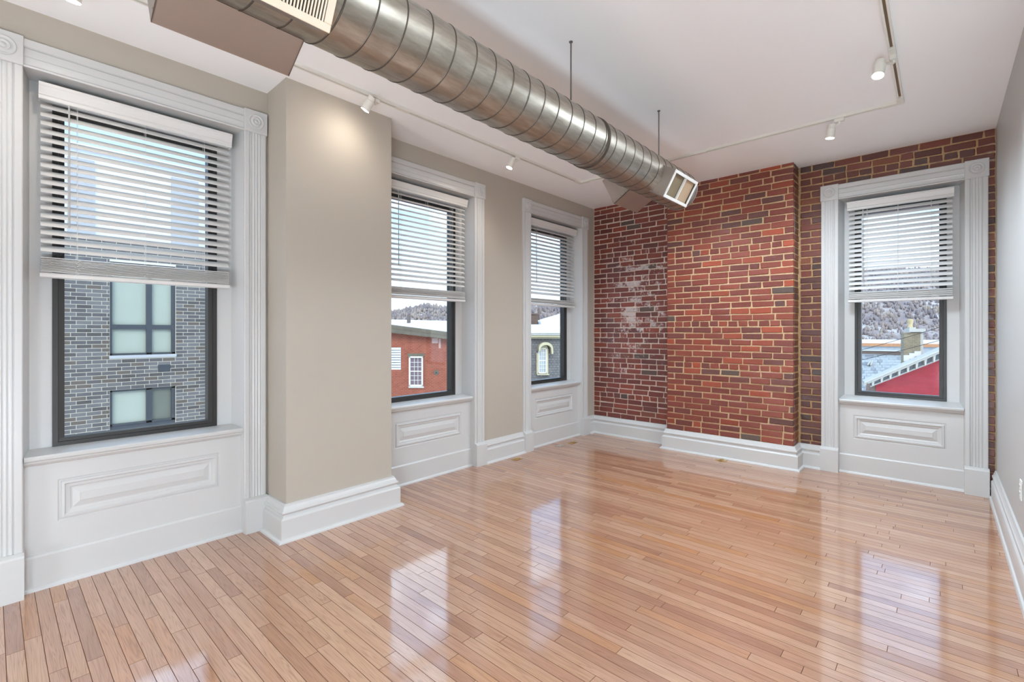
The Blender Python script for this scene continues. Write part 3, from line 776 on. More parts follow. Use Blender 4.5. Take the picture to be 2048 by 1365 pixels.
def spot(base, lens, aim, label, watts, cone=100, r=0.031, col=None):
    """base on the track, lens = centre of the lens, aim = unit direction"""
    base = Vector(base); lens = Vector(lens); aim = Vector(aim).normalized()
    s = tag(empty('track_spotlight', base), label, 'spotlight', 'white cylinder heads on the lighting track')
    along = Vector((0, 1, 0)) if abs(base.x - TXL) < 0.03 or abs(base.x - TXR) < 0.03 else Vector((1, 0, 0))
    cr = Vector((along.y, -along.x, 0)); m = MB()
    a = along * 0.034 + cr * 0.0165
    m.bevbox((base.x - abs(a.x), base.y - abs(a.y), TZ - 0.026), (base.x + abs(a.x), base.y + abs(a.y), TZ), 0.003).build('adapter', M['lamp_body'], s)
    ln = 0.105; top = lens - aim * ln
    kn = Vector((base.x, base.y, TZ - 0.040))
    MB().tube([(base.x, base.y, TZ - 0.02), tuple(kn)], 0.010, 10).build('swivel_stem', M['lamp_body'], s)
    j = top + aim * 0.022
    MB().tube([tuple(kn), tuple(kn.lerp(j, 0.5) + Vector((0, 0, -0.001))), tuple(j)], 0.0085, 8).build('swivel_arm', M['lamp_body'], s)
    ref = (1, 0.3, 0.2)
    h = MB().lathe([(0.006, 0.0), (r * 0.80, 0.0), (r * 0.86, 0.004), (r * 0.86, 0.030), (r, 0.034), (r, ln - 0.004), (r * 0.97, ln)], tuple(top), aim, ref, 24).build('lamp_head', M['lamp_body'], s, angle=40)
    MB().lathe([(r * 0.93, 0.0), (r * 0.93, 0.004), (r * 0.5, 0.007), (0.001, 0.008)], tuple(lens - aim * 0.002), aim, ref, 24).build('lens', M['lens'], h, smooth=True)
    ld = bpy.data.lights.new('lamp', 'SPOT'); ld.energy = watts; ld.color = col or WARM; ld.spot_size = math.radians(cone); ld.spot_blend = 1.0; ld.shadow_soft_size = 0.03 if cone < 150 else 0.20
    lo = link('lamp', ld, lens + aim * 0.012, s); lo.rotation_mode = 'QUATERNION'; lo.rotation_quaternion = (-aim).to_track_quat('Z', 'Y')
    return s
spot((TXL, 1.887, TZ), (-3.045, 1.80, 2.985), (-0.55, -0.35, -1), 'white track spotlight shining on the plastered column', 4.5, 170)
spot((TXL, 3.444, TZ), (-3.085, 3.37, 2.985), (-0.25, -0.3, -1), 'white track spotlight between the two far side windows', SPOT_W * 0.8, 140)
spot((-0.595, TYB, TZ), (-0.655, 4.53, 2.955), (-0.12, 0.05, -1), 'white track spotlight in front of the brick wall window', FLOOD_W, 165, col=FLOOD_C)
spot((TXR, 3.745, TZ), (-0.275, 3.56, 2.930), (-0.10, -0.35, -1), 'white track spotlight on the track side nearest the pale wall', FLOOD_W, 165, col=FLOOD_C)
spot((-2.02, TYB, TZ), (-2.02, 4.50, 2.965), (0.05, -0.15, -1), 'white track spotlight hidden behind the round duct', FLOOD_W, 165, col=FLOOD_C)  # extra unseen head, added to light the far end of the room
spot((TXL, 0.30, TZ), (-3.09, 0.27, 2.990), (-0.2, -0.05, -1), 'white track spotlight above the window with the dark brick view', SPOT_W * 0.6, 140)
for k, (x, y) in enumerate(((TXR, 1.4), (TXR, -0.9), (TXR, -2.6), (TXL, -1.2), (TXL, -2.8))):  # unseen heads added along the track for more light
    spot((x, y, TZ), (x + (-0.05 if x > -1 else 0.05), y - 0.02, 2.985), (-0.25 if x > -1 else 0.25, 0.1, -1), 'white track spotlight behind the viewpoint, number %s from the brick end' % ['one', 'two', 'three', 'four', 'five'][k], FLOOD_W * 0.7 if k == 0 else SPOT_W, 165 if k == 0 else 100, col=FLOOD_C if k == 0 else WARM)

# unseen fill lamps added behind the viewpoint to brighten the ceiling
M['globe'] = emit('opal_globe', (0.95, 0.97, 1.0, 1), 5.0)
for k, (x, y) in enumerate(((0.17, -0.45), (0.17, -1.45), (-2.1, -2.5))):
    p = tag(empty('globe_floor_lamp', (x, y, 0)), ['opal glass globe floor lamp against the pale wall, right behind the viewpoint', 'opal glass globe floor lamp against the pale wall, farther behind the viewpoint', 'opal glass globe floor lamp in the middle of the rear floor behind the viewpoint'][k], 'floor lamp', 'globe lamps behind the viewpoint')
    MB().lathe([(0.10, 0), (0.10, 0.012), (0.094, 0.018), (0.02, 0.022), (0.001, 0.022)], (x, y, 0), (0, 0, 1), (1, 0, 0), 24).build('base', M['brass'], p, angle=40)
    MB().tube([(x, y, 0.02), (x, y, 0.31)], 0.012, 12).build('stem', M['brass'], p)
    MB().lathe([(0.012, 0), (0.045, 0.012), (0.05, 0.03)], (x, y, 0.30), (0, 0, 1), (1, 0, 0), 20).build('holder', M['brass'], p, smooth=True)
    pr_ = [(max(0.001, 0.14 * math.sin(math.pi * i / 14)), 0.14 - 0.14 * math.cos(math.pi * i / 14)) for i in range(15)]
    MB().lathe(pr_, (x, y, 0.32), (0, 0, 1), (1, 0, 0), 24).build('globe', M['globe'], p, smooth=True)
    ld = bpy.data.lights.new('lamp', 'POINT'); ld.energy = FILL_GLOBE_W * (0.95, 0.85, 0.72)[k]; ld.color = FILL_GLOBE_C; ld.shadow_soft_size = 0.155
    link('lamp', ld, (x, y, 0.46), p)

# ------------------------------------------------------------------ outlets
def wall_outlet(y, z, label, hh=0.058, hw=0.036, switch=False):
    o = tag(empty('wall_outlet', (XR, y, z)), label, 'outlet')
    pl = MB().bevbox((XR - 0.006, y - hw, z - hh), (XR, y + hw, z + hh), 0.002).build('cover_plate', M['plastic'], o)
    for s in (-1, 1):
        soc = MB().bevbox((XR - 0.009, y - 0.017, z + s * 0.020 - 0.014), (XR - 0.005, y + 0.017, z + s * 0.020 + 0.014), 0.002).build('socket', M['plastic'], o)
        for q in (-0.006, 0.006): MB().box((XR - 0.0094, y + q - 0.001, z + s * 0.02 - 0.005), (XR - 0.0088, y + q + 0.001, z + s * 0.02 + 0.005)).build('slot', M['dark'], soc)
    return o
wall_outlet(4.00, 0.485, 'white wall outlet on the pale wall, the one farther from the viewpoint')
wall_outlet(3.55, 0.485, 'white wall outlet on the pale wall, cut by the picture edge')
def floor_box(x, y, label, mat, lid=True, w=0.058, d=0.036):
    o = tag(empty('floor_outlet', (x, y, 0)), label, 'floor outlet')
    MB().bevbox((x - d, y - w, 0.0), (x + d, y + w, 0.004), 0.0015).build('cover_plate', mat, o)
    if lid:
        for s in (-1, 1):
            l_ = MB().lathe([(0.019, 0), (0.019, 0.004), (0.015, 0.006), (0.001, 0.006)], (x, y + s * 0.025, 0.003), (0, 0, 1), (1, 0, 0), 16).build('flip_lid', mat, o)
            MB().box((x - 0.010, y + s * 0.025 - 0.002, 0.0085), (x + 0.010, y + s * 0.025 + 0.002, 0.0096)).build('slot', M['dark'], l_)
    else:
        for s in (-1, 1): MB().lathe([(0.004, 0), (0.003, 0.001), (0.0005, 0.0014)], (x, y + s * 0.04, 0.004), (0, 0, 1), (1, 0, 0), 10).build('screw', M['rod'], o)
    return o
floor_box(-3.444, 3.887, 'brass floor outlet below the plaster between the far side windows', M['brass'])
floor_box(-3.455, 4.695, 'plain blank steel floor plate under the side window near the corner', M['steel'], False)
floor_box(-3.432, 4.932, 'brass floor outlet under the side window, nearest the brick corner', M['brass'])
floor_box(-1.766, 5.345, 'brass floor outlet in front of the brick chimney breast', M['brass'], True, 0.032, 0.058)

#EXTERIOR
# ------------------------------------------------------------------ outside: neighbouring buildings, hills, wires
def tex_brick(name, a, b, mort, scale, mm=0.06, bw=0.5, rh=0.25, rough=0.8):
    t = NT(name); p = t.principled(**{'Roughness': rough})
    at = t.n('ShaderNodeTexCoord')
    bt = t.n('ShaderNodeTexBrick'); bt.inputs['Color1'].default_value = a; bt.inputs['Color2'].default_value = b; bt.inputs['Mortar'].default_value = mort
    bt.inputs['Scale'].default_value = scale; bt.inputs['Mortar Size'].default_value = mm; bt.inputs['Brick Width'].default_value = bw; bt.inputs['Row Height'].default_value = rh
    uv = t.n('ShaderNodeUVMap')
    t.l(uv.outputs[0], bt.inputs['Vector'])
    f = t.noise(t.pos(), 2.2, 6, 0.75)
    c = t.mix(t.ramp(f, ((0.38, G(0)), (0.68, G(0.75)))), bt.outputs['Color'], t.mix(1.0, bt.outputs['Color'], (0.7, 0.66, 0.66, 1), 'MULTIPLY'))
    t.l(c, p.inputs['Base Color']); return t.m
M['x_mortar'] = plain('pale_pointing', srgb(222, 212, 192), 0.9)
M['x_frame'] = plain('charcoal_facade_frame', srgb(62, 66, 72), 0.5)
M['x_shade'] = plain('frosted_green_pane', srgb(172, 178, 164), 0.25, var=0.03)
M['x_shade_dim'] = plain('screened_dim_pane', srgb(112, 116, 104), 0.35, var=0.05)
M['x_white'] = plain('white_cladding', srgb(226, 228, 232), 0.6)
M['x_greyband'] = plain('grey_cladding', srgb(182, 182, 184), 0.6)
M['x_red'] = tex_brick('red_facade_brick', srgb(160, 78, 54), srgb(142, 64, 46), srgb(164, 108, 84), 1.0, 0.012, 0.21, 0.075)
M['x_stone'] = plain('weathered_cornice_stone', srgb(108, 100, 86), 0.9, var=0.2, bump=(6, 0.5, 0.02))
M['x_roofwhite'] = plain('white_roof_membrane', srgb(232, 234, 238), 0.6, var=0.03)
M['x_paint'] = plain('white_painted_wood', srgb(226, 222, 212), 0.6)
M['x_pane'] = plain('dark_sash_pane', srgb(120, 104, 112), 0.15)
M['x_pane_l'] = plain('pale_sash_pane', srgb(170, 178, 180), 0.15)
M['x_slate'] = tex_brick('grey_slate_facing', srgb(128, 126, 122), srgb(112, 112, 112), srgb(84, 84, 84), 1.0, 0.012, 0.22, 0.16)
M['x_cream'] = plain('cream_cornice_paint', srgb(196, 186, 152), 0.7, var=0.06)
M['x_brownbrick'] = tex_brick('brown_chimney_brick', srgb(104, 76, 62), srgb(90, 70, 60), srgb(130, 112, 98), 1.0, 0.012, 0.21, 0.075)
M['x_pink'] = tex_brick('crimson_painted_brick', srgb(176, 54, 66), srgb(168, 48, 60), srgb(142, 40, 52), 1.0, 0.006, 0.21, 0.075)
M['x_trimgrey'] = plain('greyed_white_cornice', srgb(196, 193, 184), 0.7)
M['x_tanstone'] = tex_brick('tan_chimney_stone', srgb(152, 138, 110), srgb(136, 124, 100), srgb(160, 150, 128), 1.0, 0.012, 0.21, 0.1)
M['x_pot'] = plain('clay_chimney_pot', srgb(206, 184, 140), 0.8, var=0.15)
M['x_shingle'] = plain('pale_slate_shingle', srgb(166, 172, 176), 0.7, var=0.1)
M['x_shingle_d'] = plain('darker_slate_shingle', srgb(140, 146, 152), 0.7, var=0.1)
M['x_rust'] = plain('orange_brick_parapet', srgb(188, 136, 98), 0.9, var=0.1)
M['x_ridge'] = plain('brown_ridge_flashing', srgb(112, 96, 88), 0.8)
M['x_wire'] = plain('black_cable', srgb(40, 38, 38), 0.6)
M['x_ground'] = plain('street_ground', srgb(214, 214, 216), 0.95, var=0.05)
M['x_wood'] = plain('weathered_post', srgb(120, 104, 96), 0.9)

def uv_plane(o, eu, ev):
    me = o.data; ul = me.uv_layers.new(name='UVMap'); loc = WLOC[o.name]
    for l in me.loops:
        p = me.vertices[l.vertex_index].co + loc; ul.data[l.index].uv = (p.dot(eu), p.dot(ev))
class Facade:
    """a vertical plane at a real distance; points are picked by the sight line that meets it"""
    def __init__(self, px, dist, turn=0.0):
        d = ray(px, HORIZON); d = d / d.dot(FW); self.o = CAMP + d * dist
        n = -Vector((d.x, d.y, 0)).normalized(); a = math.radians(turn)
        self.n = Vector((n.x * math.cos(a) - n.y * math.sin(a), n.x * math.sin(a) + n.y * math.cos(a), 0)); self.e = Vector((-self.n.y, self.n.x, 0))
    def P(self, px, py, off=0.0):
        r = ray(px, py); t = (self.o - CAMP).dot(self.n) / r.dot(self.n); return CAMP + r * t + self.n * off
    def slab(self, pts, o0, o1, name, mat, parent, uv=False):
        a = [self.P(*p) for p in pts]; n = len(a)
        vs = [tuple(p + self.n * o0) for p in a] + [tuple(p + self.n * o1) for p in a]
        fs = [tuple(range(n - 1, -1, -1)), tuple(range(n, 2 * n))] + [(i, (i + 1) % n, n + (i + 1) % n, n + i) for i in range(n)]
        o = MB().add(vs, fs).build(name, mat, parent)
        if uv: uv_plane(o, self.e, UP)
        return o
    def rect(self, x0, y0, x1, y1, o0, o1, name, mat, parent, uv=False):
        """upright rectangle: heights are taken at the middle so that edges stay level"""
        xm = (x0 + x1) / 2; zt, zb = self.P(xm, y0).z, self.P(xm, y1).z; a, b = self.P(x0, y0), self.P(x1, y0); vs = []
        for o_ in (o0, o1):
            for p, z in ((a, zb), (b, zb), (b, zt), (a, zt)): q = Vector((p.x, p.y, z)) + self.n * o_; vs.append(tuple(q))
        o = MB().add(vs, [(3, 2, 1, 0), (4, 5, 6, 7), (0, 1, 5, 4), (1, 2, 6, 5), (2, 3, 7, 6), (3, 0, 4, 7)]).build(name, mat, parent)
        if uv: uv_plane(o, self.e, UP)
        return o
GROUND = -9.0
struct(MB().box((-700, -60, GROUND - 0.5), (500, 900, GROUND)).build('ground', M['x_ground']), 'distant street level ground')

# ---- dark brick building across the alley (seen through the first window)
GX = -10.65
gb = tag(empty('brick_building', (GX, 2.0, GROUND)), 'dark grey brick building with charcoal framed windows across the alley', 'building')
Y0, Y1 = 1.398, 2.349
opens = [(Y0, Y1, 0.985, 2.62), (Y0, Y1, -0.80, 0.382)]
m = MB(); ya, yb, zb, zt = -4.0, 5.2, GROUND, 2.99
cols = [ya, Y0, Y1, yb]
m.box((GX - 6, ya, zb), (GX + 0.006, Y0, zt)); m.box((GX - 6, Y1, zb), (GX + 0.006, yb, zt))
m.box((GX - 6, Y0, zb), (GX + 0.006, Y1, -0.80)); m.box((GX - 6, Y0, 0.382), (GX + 0.006, Y1, 0.985)); m.box((GX - 6, Y0, 2.62), (GX + 0.006, Y1, zt))
wallp = m.build('masonry', M['x_mortar'], gb)
GB_COL = [srgb(100, 97, 97), srgb(110, 107, 106), srgb(92, 88, 88), srgb(102, 91, 82), srgb(82, 76, 74), srgb(115, 112, 111)]
t = NT('grey_iron_brick'); p = t.principled(**{'Roughness': 0.6}); oi = t.n('ShaderNodeObjectInfo')
t.l(t.mix(t.ramp(t.noise(t.pos(), 7, 4, 0.6), ((0.35, G(0)), (0.7, G(0.6)))), oi.outputs['Color'], t.mix(1.0, oi.outputs['Color'], (0.72, 0.70, 0.68, 1), 'MULTIPLY')), p.inputs['Base Color']); M['x_gbrick'] = t.m
t = NT('grey_iron_brick_mass'); p = t.principled(**{'Roughness': 0.6})
t.l(t.ramp(t.noise(t.pos(), 5, 2), ((0.35, GB_COL[2]), (0.65, GB_COL[1]))), p.inputs['Base Color']); M['x_gbrick_mass'] = t.m
bm_ = MB().bevbox((-0.01, -0.5, -0.5), (0.01, 0.5, 0.5), 0.0)
gme = bpy.data.meshes.new('grey_brick'); gme.from_pydata(bm_.v, [], bm_.f); gme.materials.append(M['x_gbrick'])
rg = random.Random(5); rest = MB(); cand = []
row = 0; z = 1.32 - 0.067 * 60; BW = 0.196
while z < 2.97:
    y = ya + (0.07 if row % 2 else 0.0)
    while y < yb:
        a, b = y + 0.004, y + BW - 0.005; zz = z + 0.0335
        segs = [(a, b)]
        for o0, o1, c0, c1 in opens:
            if c0 - 0.06 < zz < c1 + 0.02:
                ns = []
                for q0, q1 in segs:
                    if q1 <= o0 or q0 >= o1: ns.append((q0, q1))
                    else:
                        if q0 < o0: ns.append((q0, o0 - 0.004))
                        if q1 > o1: ns.append((o1 + 0.004, q1))
                segs = ns
        for q0, q1 in segs:
            if q1 - q0 > 0.02: cand.append((q0, q1, zz))
        y += BW
    z += 0.067; row += 1
vis = [c for c in cand if 0.72 < c[1] and c[0] < 2.80 and -0.25 < c[2] < 2.16]
vis = vis[:300]; vset = set(vis)
for q0, q1, zz in cand:
    if (q0, q1, zz) in vset:
        o = link('brick', gme, (GX, (q0 + q1) / 2, zz), wallp, None, (1, q1 - q0, 0.0575)); o.color = rg.choice(GB_COL)
    elif -2.5 < q0 and q1 < 4.6 and zz > -1.5: rest.box((GX - 0.01, q0, zz - 0.0288), (GX + 0.01, q1, zz + 0.0288))
tag(rest.build('remaining_bricks', M['x_gbrick_mass'], wallp), kind='stuff')
def gwin(z0, z1, ztr, dim):
    f = MB(); fx0, fx1 = GX - 0.10, GX - 0.02; ym0, ym1 = 1.911, 1.993; th = 0.035
    f.box((fx0, Y0, z0), (fx1, Y0 + th, z1)); f.box((fx0, Y1 - 0.06, z0), (fx1, Y1, z1)); f.box((fx0, Y0, z0), (fx1, Y1, z0 + th)); f.box((fx0, Y0, z1 - th), (fx1, Y1, z1))
    f.box((fx0, ym0, z0), (fx1, ym1, z1))
    if ztr: f.box((fx0, Y0, ztr[0]), (fx1 - 0.004, Y1, ztr[1]))
    o = f.build('window_frame', M['x_frame'], gb)
    zs = [(z0 + th, ztr[0]), (ztr[1], z1 - th)] if ztr else [(z0 + th, z1 - th)]
    for k, (p0, p1) in enumerate(zs):
        MB().box((GX - 0.075, Y0 + th, p0), (GX - 0.07, ym0, p1)).build('pane', M['x_shade'], o)
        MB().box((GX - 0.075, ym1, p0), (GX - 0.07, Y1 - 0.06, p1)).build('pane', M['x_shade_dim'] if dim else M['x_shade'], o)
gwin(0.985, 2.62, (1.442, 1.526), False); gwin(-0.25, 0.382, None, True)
MB().box((GX - 0.09, Y0 - 0.01, 0.935), (GX + 0.03, Y1 + 0.01, 0.985)).build('window_ledge', M['x_greyband'], gb)
MB().box((GX - 0.10, Y0, -0.80), (GX - 0.03, Y1, -0.25)).build('spandrel', M['x_frame'], gb)
MB().bevbox((GX - 0.02, 2.076, 0.666), (GX + 0.02, 2.266, 0.792), 0.006).build('wall_vent', M['x_frame'], gb)
MB().box((GX - 6, ya, 2.99), (GX - 0.02, yb, 4.46)).build('upper_storey', M['x_white'], gb)
for q0, q1 in ((0.86, 1.20), (2.28, 2.72), (3.6, 3.9)): MB().box((GX - 0.3, q0, 3.02), (GX + 0.01, q1, 4.30)).build('grey_panel', M['x_greyband'], gb)
MB().box((GX - 6, ya, 4.46), (GX + 0.04, yb, 4.54)).build('parapet', M['x_white'], gb)

def sash(fc, x0, y0, x1, y1, nx, ny, parent, pane, fr=2.2, off=0.0, mid=True):
    """white sash window given by its outline; frame, panes and muntins are separate solids"""
    w = fc.rect(x0, y0, x1, y1, off - 0.12, off - 0.06, 'window', pane, parent)
    for a in ((x0, y0, x0 + fr, y1), (x1 - fr, y0, x1, y1), (x0, y0, x1, y0 + fr), (x0, y1 - fr * 1.2, x1, y1)): fc.rect(*a, off - 0.08, off + 0.03, 'frame_member', M['x_paint'], w)
    for i in range(1, nx):
        xx = x0 + fr + (x1 - x0 - 2 * fr) * i / nx; fc.rect(xx - 0.35, y0 + fr, xx + 0.35, y1 - fr, off - 0.07, off - 0.03, 'muntin', M['x_paint'], w)
    for j in range(1, ny):
        yy = y0 + fr + (y1 - y0 - 2.2 * fr) * j / ny; k = 0.95 if (mid and j * 2 == ny) else 0.4
        fc.rect(x0 + fr, yy - k, x1 - fr, yy + k, off - 0.07, off - 0.025, 'muntin', M['x_paint'], w)
    return w

# ---- red brick building (second window)
fc = Facade(840, 26.0, -12)
rb = tag(empty('brick_building', (fc.o.x, fc.o.y, GROUND)), 'red brick building with sloping stone cornice and small paned window', 'building')
yl = lambda x: 665 + (x - 788) * 0.112
fc.slab([(690, yl(690)), (690, 1010), (905, 1010), (905, yl(905))], -8.0, 0.0, 'masonry', M['x_red'], rb, True)
ct_ = lambda x: 650.5 + (x - 788) * 0.128
fc.slab([(690, ct_(690)), (690, yl(690) + 0.3), (905, yl(905) + 0.3), (905, ct_(905))], -0.1, 0.35, 'cornice', M['x_stone'], rb)
fc.slab([(690, ct_(690) + 8.5), (690, yl(690) + 1.2), (905, yl(905) + 1.2), (905, ct_(905) + 8.5)], 0.30, 0.45, 'cornice_ledge', M['x_stone'], rb)
a, b = fc.P(690, ct_(690)), fc.P(905, ct_(905)); back = -fc.n * 16
zf = CAMP.z + (HORIZON - 643.5) / F_PX * (26 + 15)
q = [a, b, Vector((b.x, b.y, zf)) + back, Vector((a.x, a.y, zf)) + back]
MB().hexa([tuple(p - UP * 0.15) for p in q] + [tuple(p + UP * 0.02) for p in q]).build('roof', M['x_roofwhite'], rb)
sash(fc, 819, 713, 847, 773, 3, 6, rb, M['x_pane'], 3.0, 0.14)
fc.rect(815.5, 707.5, 849, 713.2, -0.02, 0.05, 'lintel', M['x_stone'], rb); fc.rect(818, 773, 848, 776, -0.02, 0.10, 'window_ledge', M['x_paint'], rb)
an = fc.slab([(873, 738.5), (867, 745.5), (873, 752), (879, 745.5)], 0.0, 0.04, 'anchor_plate', M['x_stone'], rb)
fc.slab([(873, 743.5), (871, 745.5), (873, 747.5), (875, 745.5)], 0.04, 0.09, 'anchor_bolt', M['x_frame'], an)
M['x_patch'] = plain('pale_mortar_patch', srgb(196, 160, 148), 0.9)
fc.rect(864, 677, 876, 687, 0.0, 0.012, 'render_patch', M['x_patch'], rb); fc.rect(877.5, 678, 881.5, 697, 0.0, 0.012, 'render_patch', M['x_patch'], rb)
fc.rect(791, 626, 794.5, 645, -3.2, -2.6, 'roof_stack', M['x_ridge'], rb)
f2 = Facade(790, 15.0, -12)
lv = tag(empty('louvred_vent', (f2.o.x, f2.o.y, GROUND)), 'pale grey slatted rooftop screen at the column edge of the second window', 'vent')
f2.rect(776, 696, 798, 741, -0.3, -0.25, 'backing', M['x_greyband'], lv)
for i in range(9): f2.rect(776, 697 + i * 5, 798.5, 700.6 + i * 5, -0.24, -0.18, 'slat', M['x_white'], lv)
f2.rect(776, 741, 778, 1300, -0.3, -0.2, 'post', M['x_greyband'], lv)

# ---- slate mansard house (third window)
fc = Facade(1086, 31.0, 10)
mh = tag(empty('mansard_house', (fc.o.x, fc.o.y, GROUND)), 'house with grey slate mansard and arched dormer window', 'building')
fc.slab([(1000, 676), (1000, 1010), (1180, 1010), (1180, 676)], -9.0, 0.0, 'mansard', M['x_slate'], mh, True)
for y0_, y1_, o_ in ((666.5, 669.5, 0.55), (669.5, 671.5, 0.40), (671.5, 674, 0.48), (674, 677.5, 0.25)): fc.rect(1000, y0_, 1180, y1_, -0.1, o_, 'cornice_band', M['x_cream'], mh)
a, b = fc.P(1000, 666.5, 0.55), fc.P(1180, 666.5, 0.55); back = -fc.n * 12
q = [a, b, b + back + UP * 0.72, a + back + UP * 0.72]
MB().hexa([tuple(p - UP * 0.12) for p in q] + [tuple(p + UP * 0.02) for p in q]).build('roof', M['x_roofwhite'], mh)
sash(fc, 1075.5, 696, 1092, 747, 3, 6, mh, M['x_pane_l'], 2.0, 0.22)
fc.rect(1092, 700, 1095.5, 748, -0.1, 0.16, 'dormer_cheek', M['x_cream'], mh); fc.rect(1072.5, 706, 1075.5, 748, -0.1, 0.16, 'dormer_cheek', M['x_cream'], mh)
hd = MB(); pts_o, pts_i = [], []
for i in range(13):
    t_ = math.pi * i / 12; pts_o.append((1089 - 14 * math.cos(t_), 697 - 12.5 * math.sin(t_))); pts_i.append((1089 - 10.5 * math.cos(t_), 698 - 8 * math.sin(t_)))
pts_o.append((1103.5, 707)); pts_i.append((1100.5, 708)); pts_o.insert(0, (1075.2, 702)); pts_i.insert(0, (1078, 702))
for i in range(len(pts_o) - 1):
    q = [pts_o[i], pts_o[i + 1], pts_i[i + 1], pts_i[i]]
    hd.hexa([tuple(fc.P(*p, 0.0)) for p in q] + [tuple(fc.P(*p, 0.55)) for p in q])
hd.build('arched_hood', M['x_cream'], mh)
fc.slab([(1075, 697), (1079, 692), (1086, 689.5), (1093, 692), (1096, 700), (1075, 700)], -0.1, 0.18, 'arch_panel', M['x_cream'], mh)
fc.rect(1073, 748, 1097, 750, -0.1, 0.3, 'window_ledge', M['x_cream'], mh)
fg = Facade(1096, 44.0, 10)
gh = tag(empty('gabled_house', (fg.o.x, fg.o.y, GROUND)), 'white roofed gabled house behind the mansard house', 'building')
fg.slab([(1083, 656), (1097, 652.5), (1150, 640), (1150, 1000), (1083, 1000)], -8, -0.05, 'gable_wall', M['x_shingle'], gh)
fg.slab([(1080, 643), (1150, 622.5), (1150, 641), (1097, 656), (1083, 656)], -8, 0.3, 'roof', M['x_roofwhite'], gh)
fg.slab([(1097, 656), (1150, 641), (1150, 643), (1097, 658.5)], -1, 0.34, 'rake_board', M['x_paint'], gh)
fg.rect(1054, 627, 1080, 655, -2.0, -1.2, 'chimney', M['x_brownbrick'], gh, True)
fg.rect(1053.5, 626, 1080.5, 628.5, -2.1, -1.1, 'chimney_cap', M['x_ridge'], gh)
fg.rect(1082.5, 617, 1085.5, 640, -1.9, -1.7, 'flue_pipe', M['x_ridge'], gh)
fg.rect(1040, 650, 1083, 1000, -10, -2.2, 'rear_wing', M['x_shingle_d'], gh)

# ---- crimson gable house with bracketed cornice and stone chimney (fourth window)
fc = Facade(1815, 27.0, 8)
pk = tag(empty('crimson_house', (fc.o.x, fc.o.y, GROUND)), 'crimson painted brick gable with white bracketed raking cornice and chimney', 'building')
lo_ = lambda x: 768 - (x - 1752) * 0.392
hi_ = lambda x: 763 - (x - 1727) * 0.428
fc.slab([(1751.5, lo_(1751.5)), (1751.5, 1060), (2010, 1060), (2010, lo_(2010))], -0.5, 0.0, 'masonry', M['x_pink'], pk, True)
fc.slab([(1726, hi_(1726)), (1726, hi_(1726) + 6.5), (2010, hi_(2010) + 6.5), (2010, hi_(2010))], -0.5, 0.62, 'raking_cornice', M['x_trimgrey'], pk)
fc.slab([(1726, hi_(1726) - 1.6), (1726, hi_(1726) + 1.5), (2010, hi_(2010) + 1.5), (2010, hi_(2010) - 1.6)], -0.5, 0.78, 'cornice_crown', M['x_trimgrey'], pk)
fc.slab([(1740, lo_(1740) - 1.0), (1740, lo_(1740) + 2.2), (2010, lo_(2010) + 2.2), (2010, lo_(2010) - 1.0)], -0.2, 0.10, 'frieze_board', M['x_trimgrey'], pk)
fc.slab([(1735, hi_(1735) + 6), (1735, lo_(1735)), (2010, lo_(2010)), (2010, hi_(2010) + 6)], -0.2, 0.05, 'soffit_board', M['x_shingle_d'], pk)
for i in range(14):
    x = 1744 + i * 17.2; yt, yb_ = hi_(x) + 5.5, lo_(x)
    fc.slab([(x - 2.2, yt), (x - 1.4, yb_), (x + 1.6, yb_ - 1.2), (x + 3.6, yt - 2.2)], 0.05, 0.50, 'bracket', M['x_trimgrey'], pk)
fc.slab([(1739, 772), (1739, 1060), (1752, 1060), (1752, 772)], -0.5, -0.05, 'corner_wall', M['x_wood'], pk)
ch = fc.slab([(1820.5, 667), (1820.5, 745), (1855.5, 735), (1855.5, 665)], -3.2, -2.0, 'chimney', M['x_tanstone'], pk, True)
fc.slab([(1855.5, 665), (1855.5, 735), (1862, 732), (1862, 664)], -3.6, -2.05, 'chimney_side', M['x_trimgrey'], pk)
fc.rect(1831, 657.5, 1866, 664.5, -3.7, -1.9, 'chimney_cap', M['x_trimgrey'], ch); fc.rect(1834, 654.5, 1848, 657.5, -3.2, -2.3, 'pot_base', M['x_trimgrey'], ch)
pc = fc.P(1839, 656, -2.8); ppm = F_PX / (pc - CAMP).dot(FW); k = 1 / ppm
MB().lathe([(4.6 * k, 0), (4.8 * k, 2 * k), (3.6 * k, 4 * k), (3.8 * k, 9 * k), (4.8 * k, 12 * k), (5.0 * k, 15 * k), (4.4 * k, 18 * k), (2.5 * k, 18.2 * k)], tuple(pc), (0, 0, 1), (1, 0, 0), 16).build('chimney_pot', M['x_pot'], ch, smooth=True)
for i, (x0, x1) in enumerate(((1820, 1831), (1831, 1842), (1842, 1856))):
    yb_ = hi_((x0 + x1) / 2); fc.slab([(x0, 714 - i * 4.2), (x0, yb_ + 6), (x1, yb_ + 4), (x1, 713.5 - i * 4.2)], -2.1, -1.85, 'flashing', M['x_roofwhite'], ch)
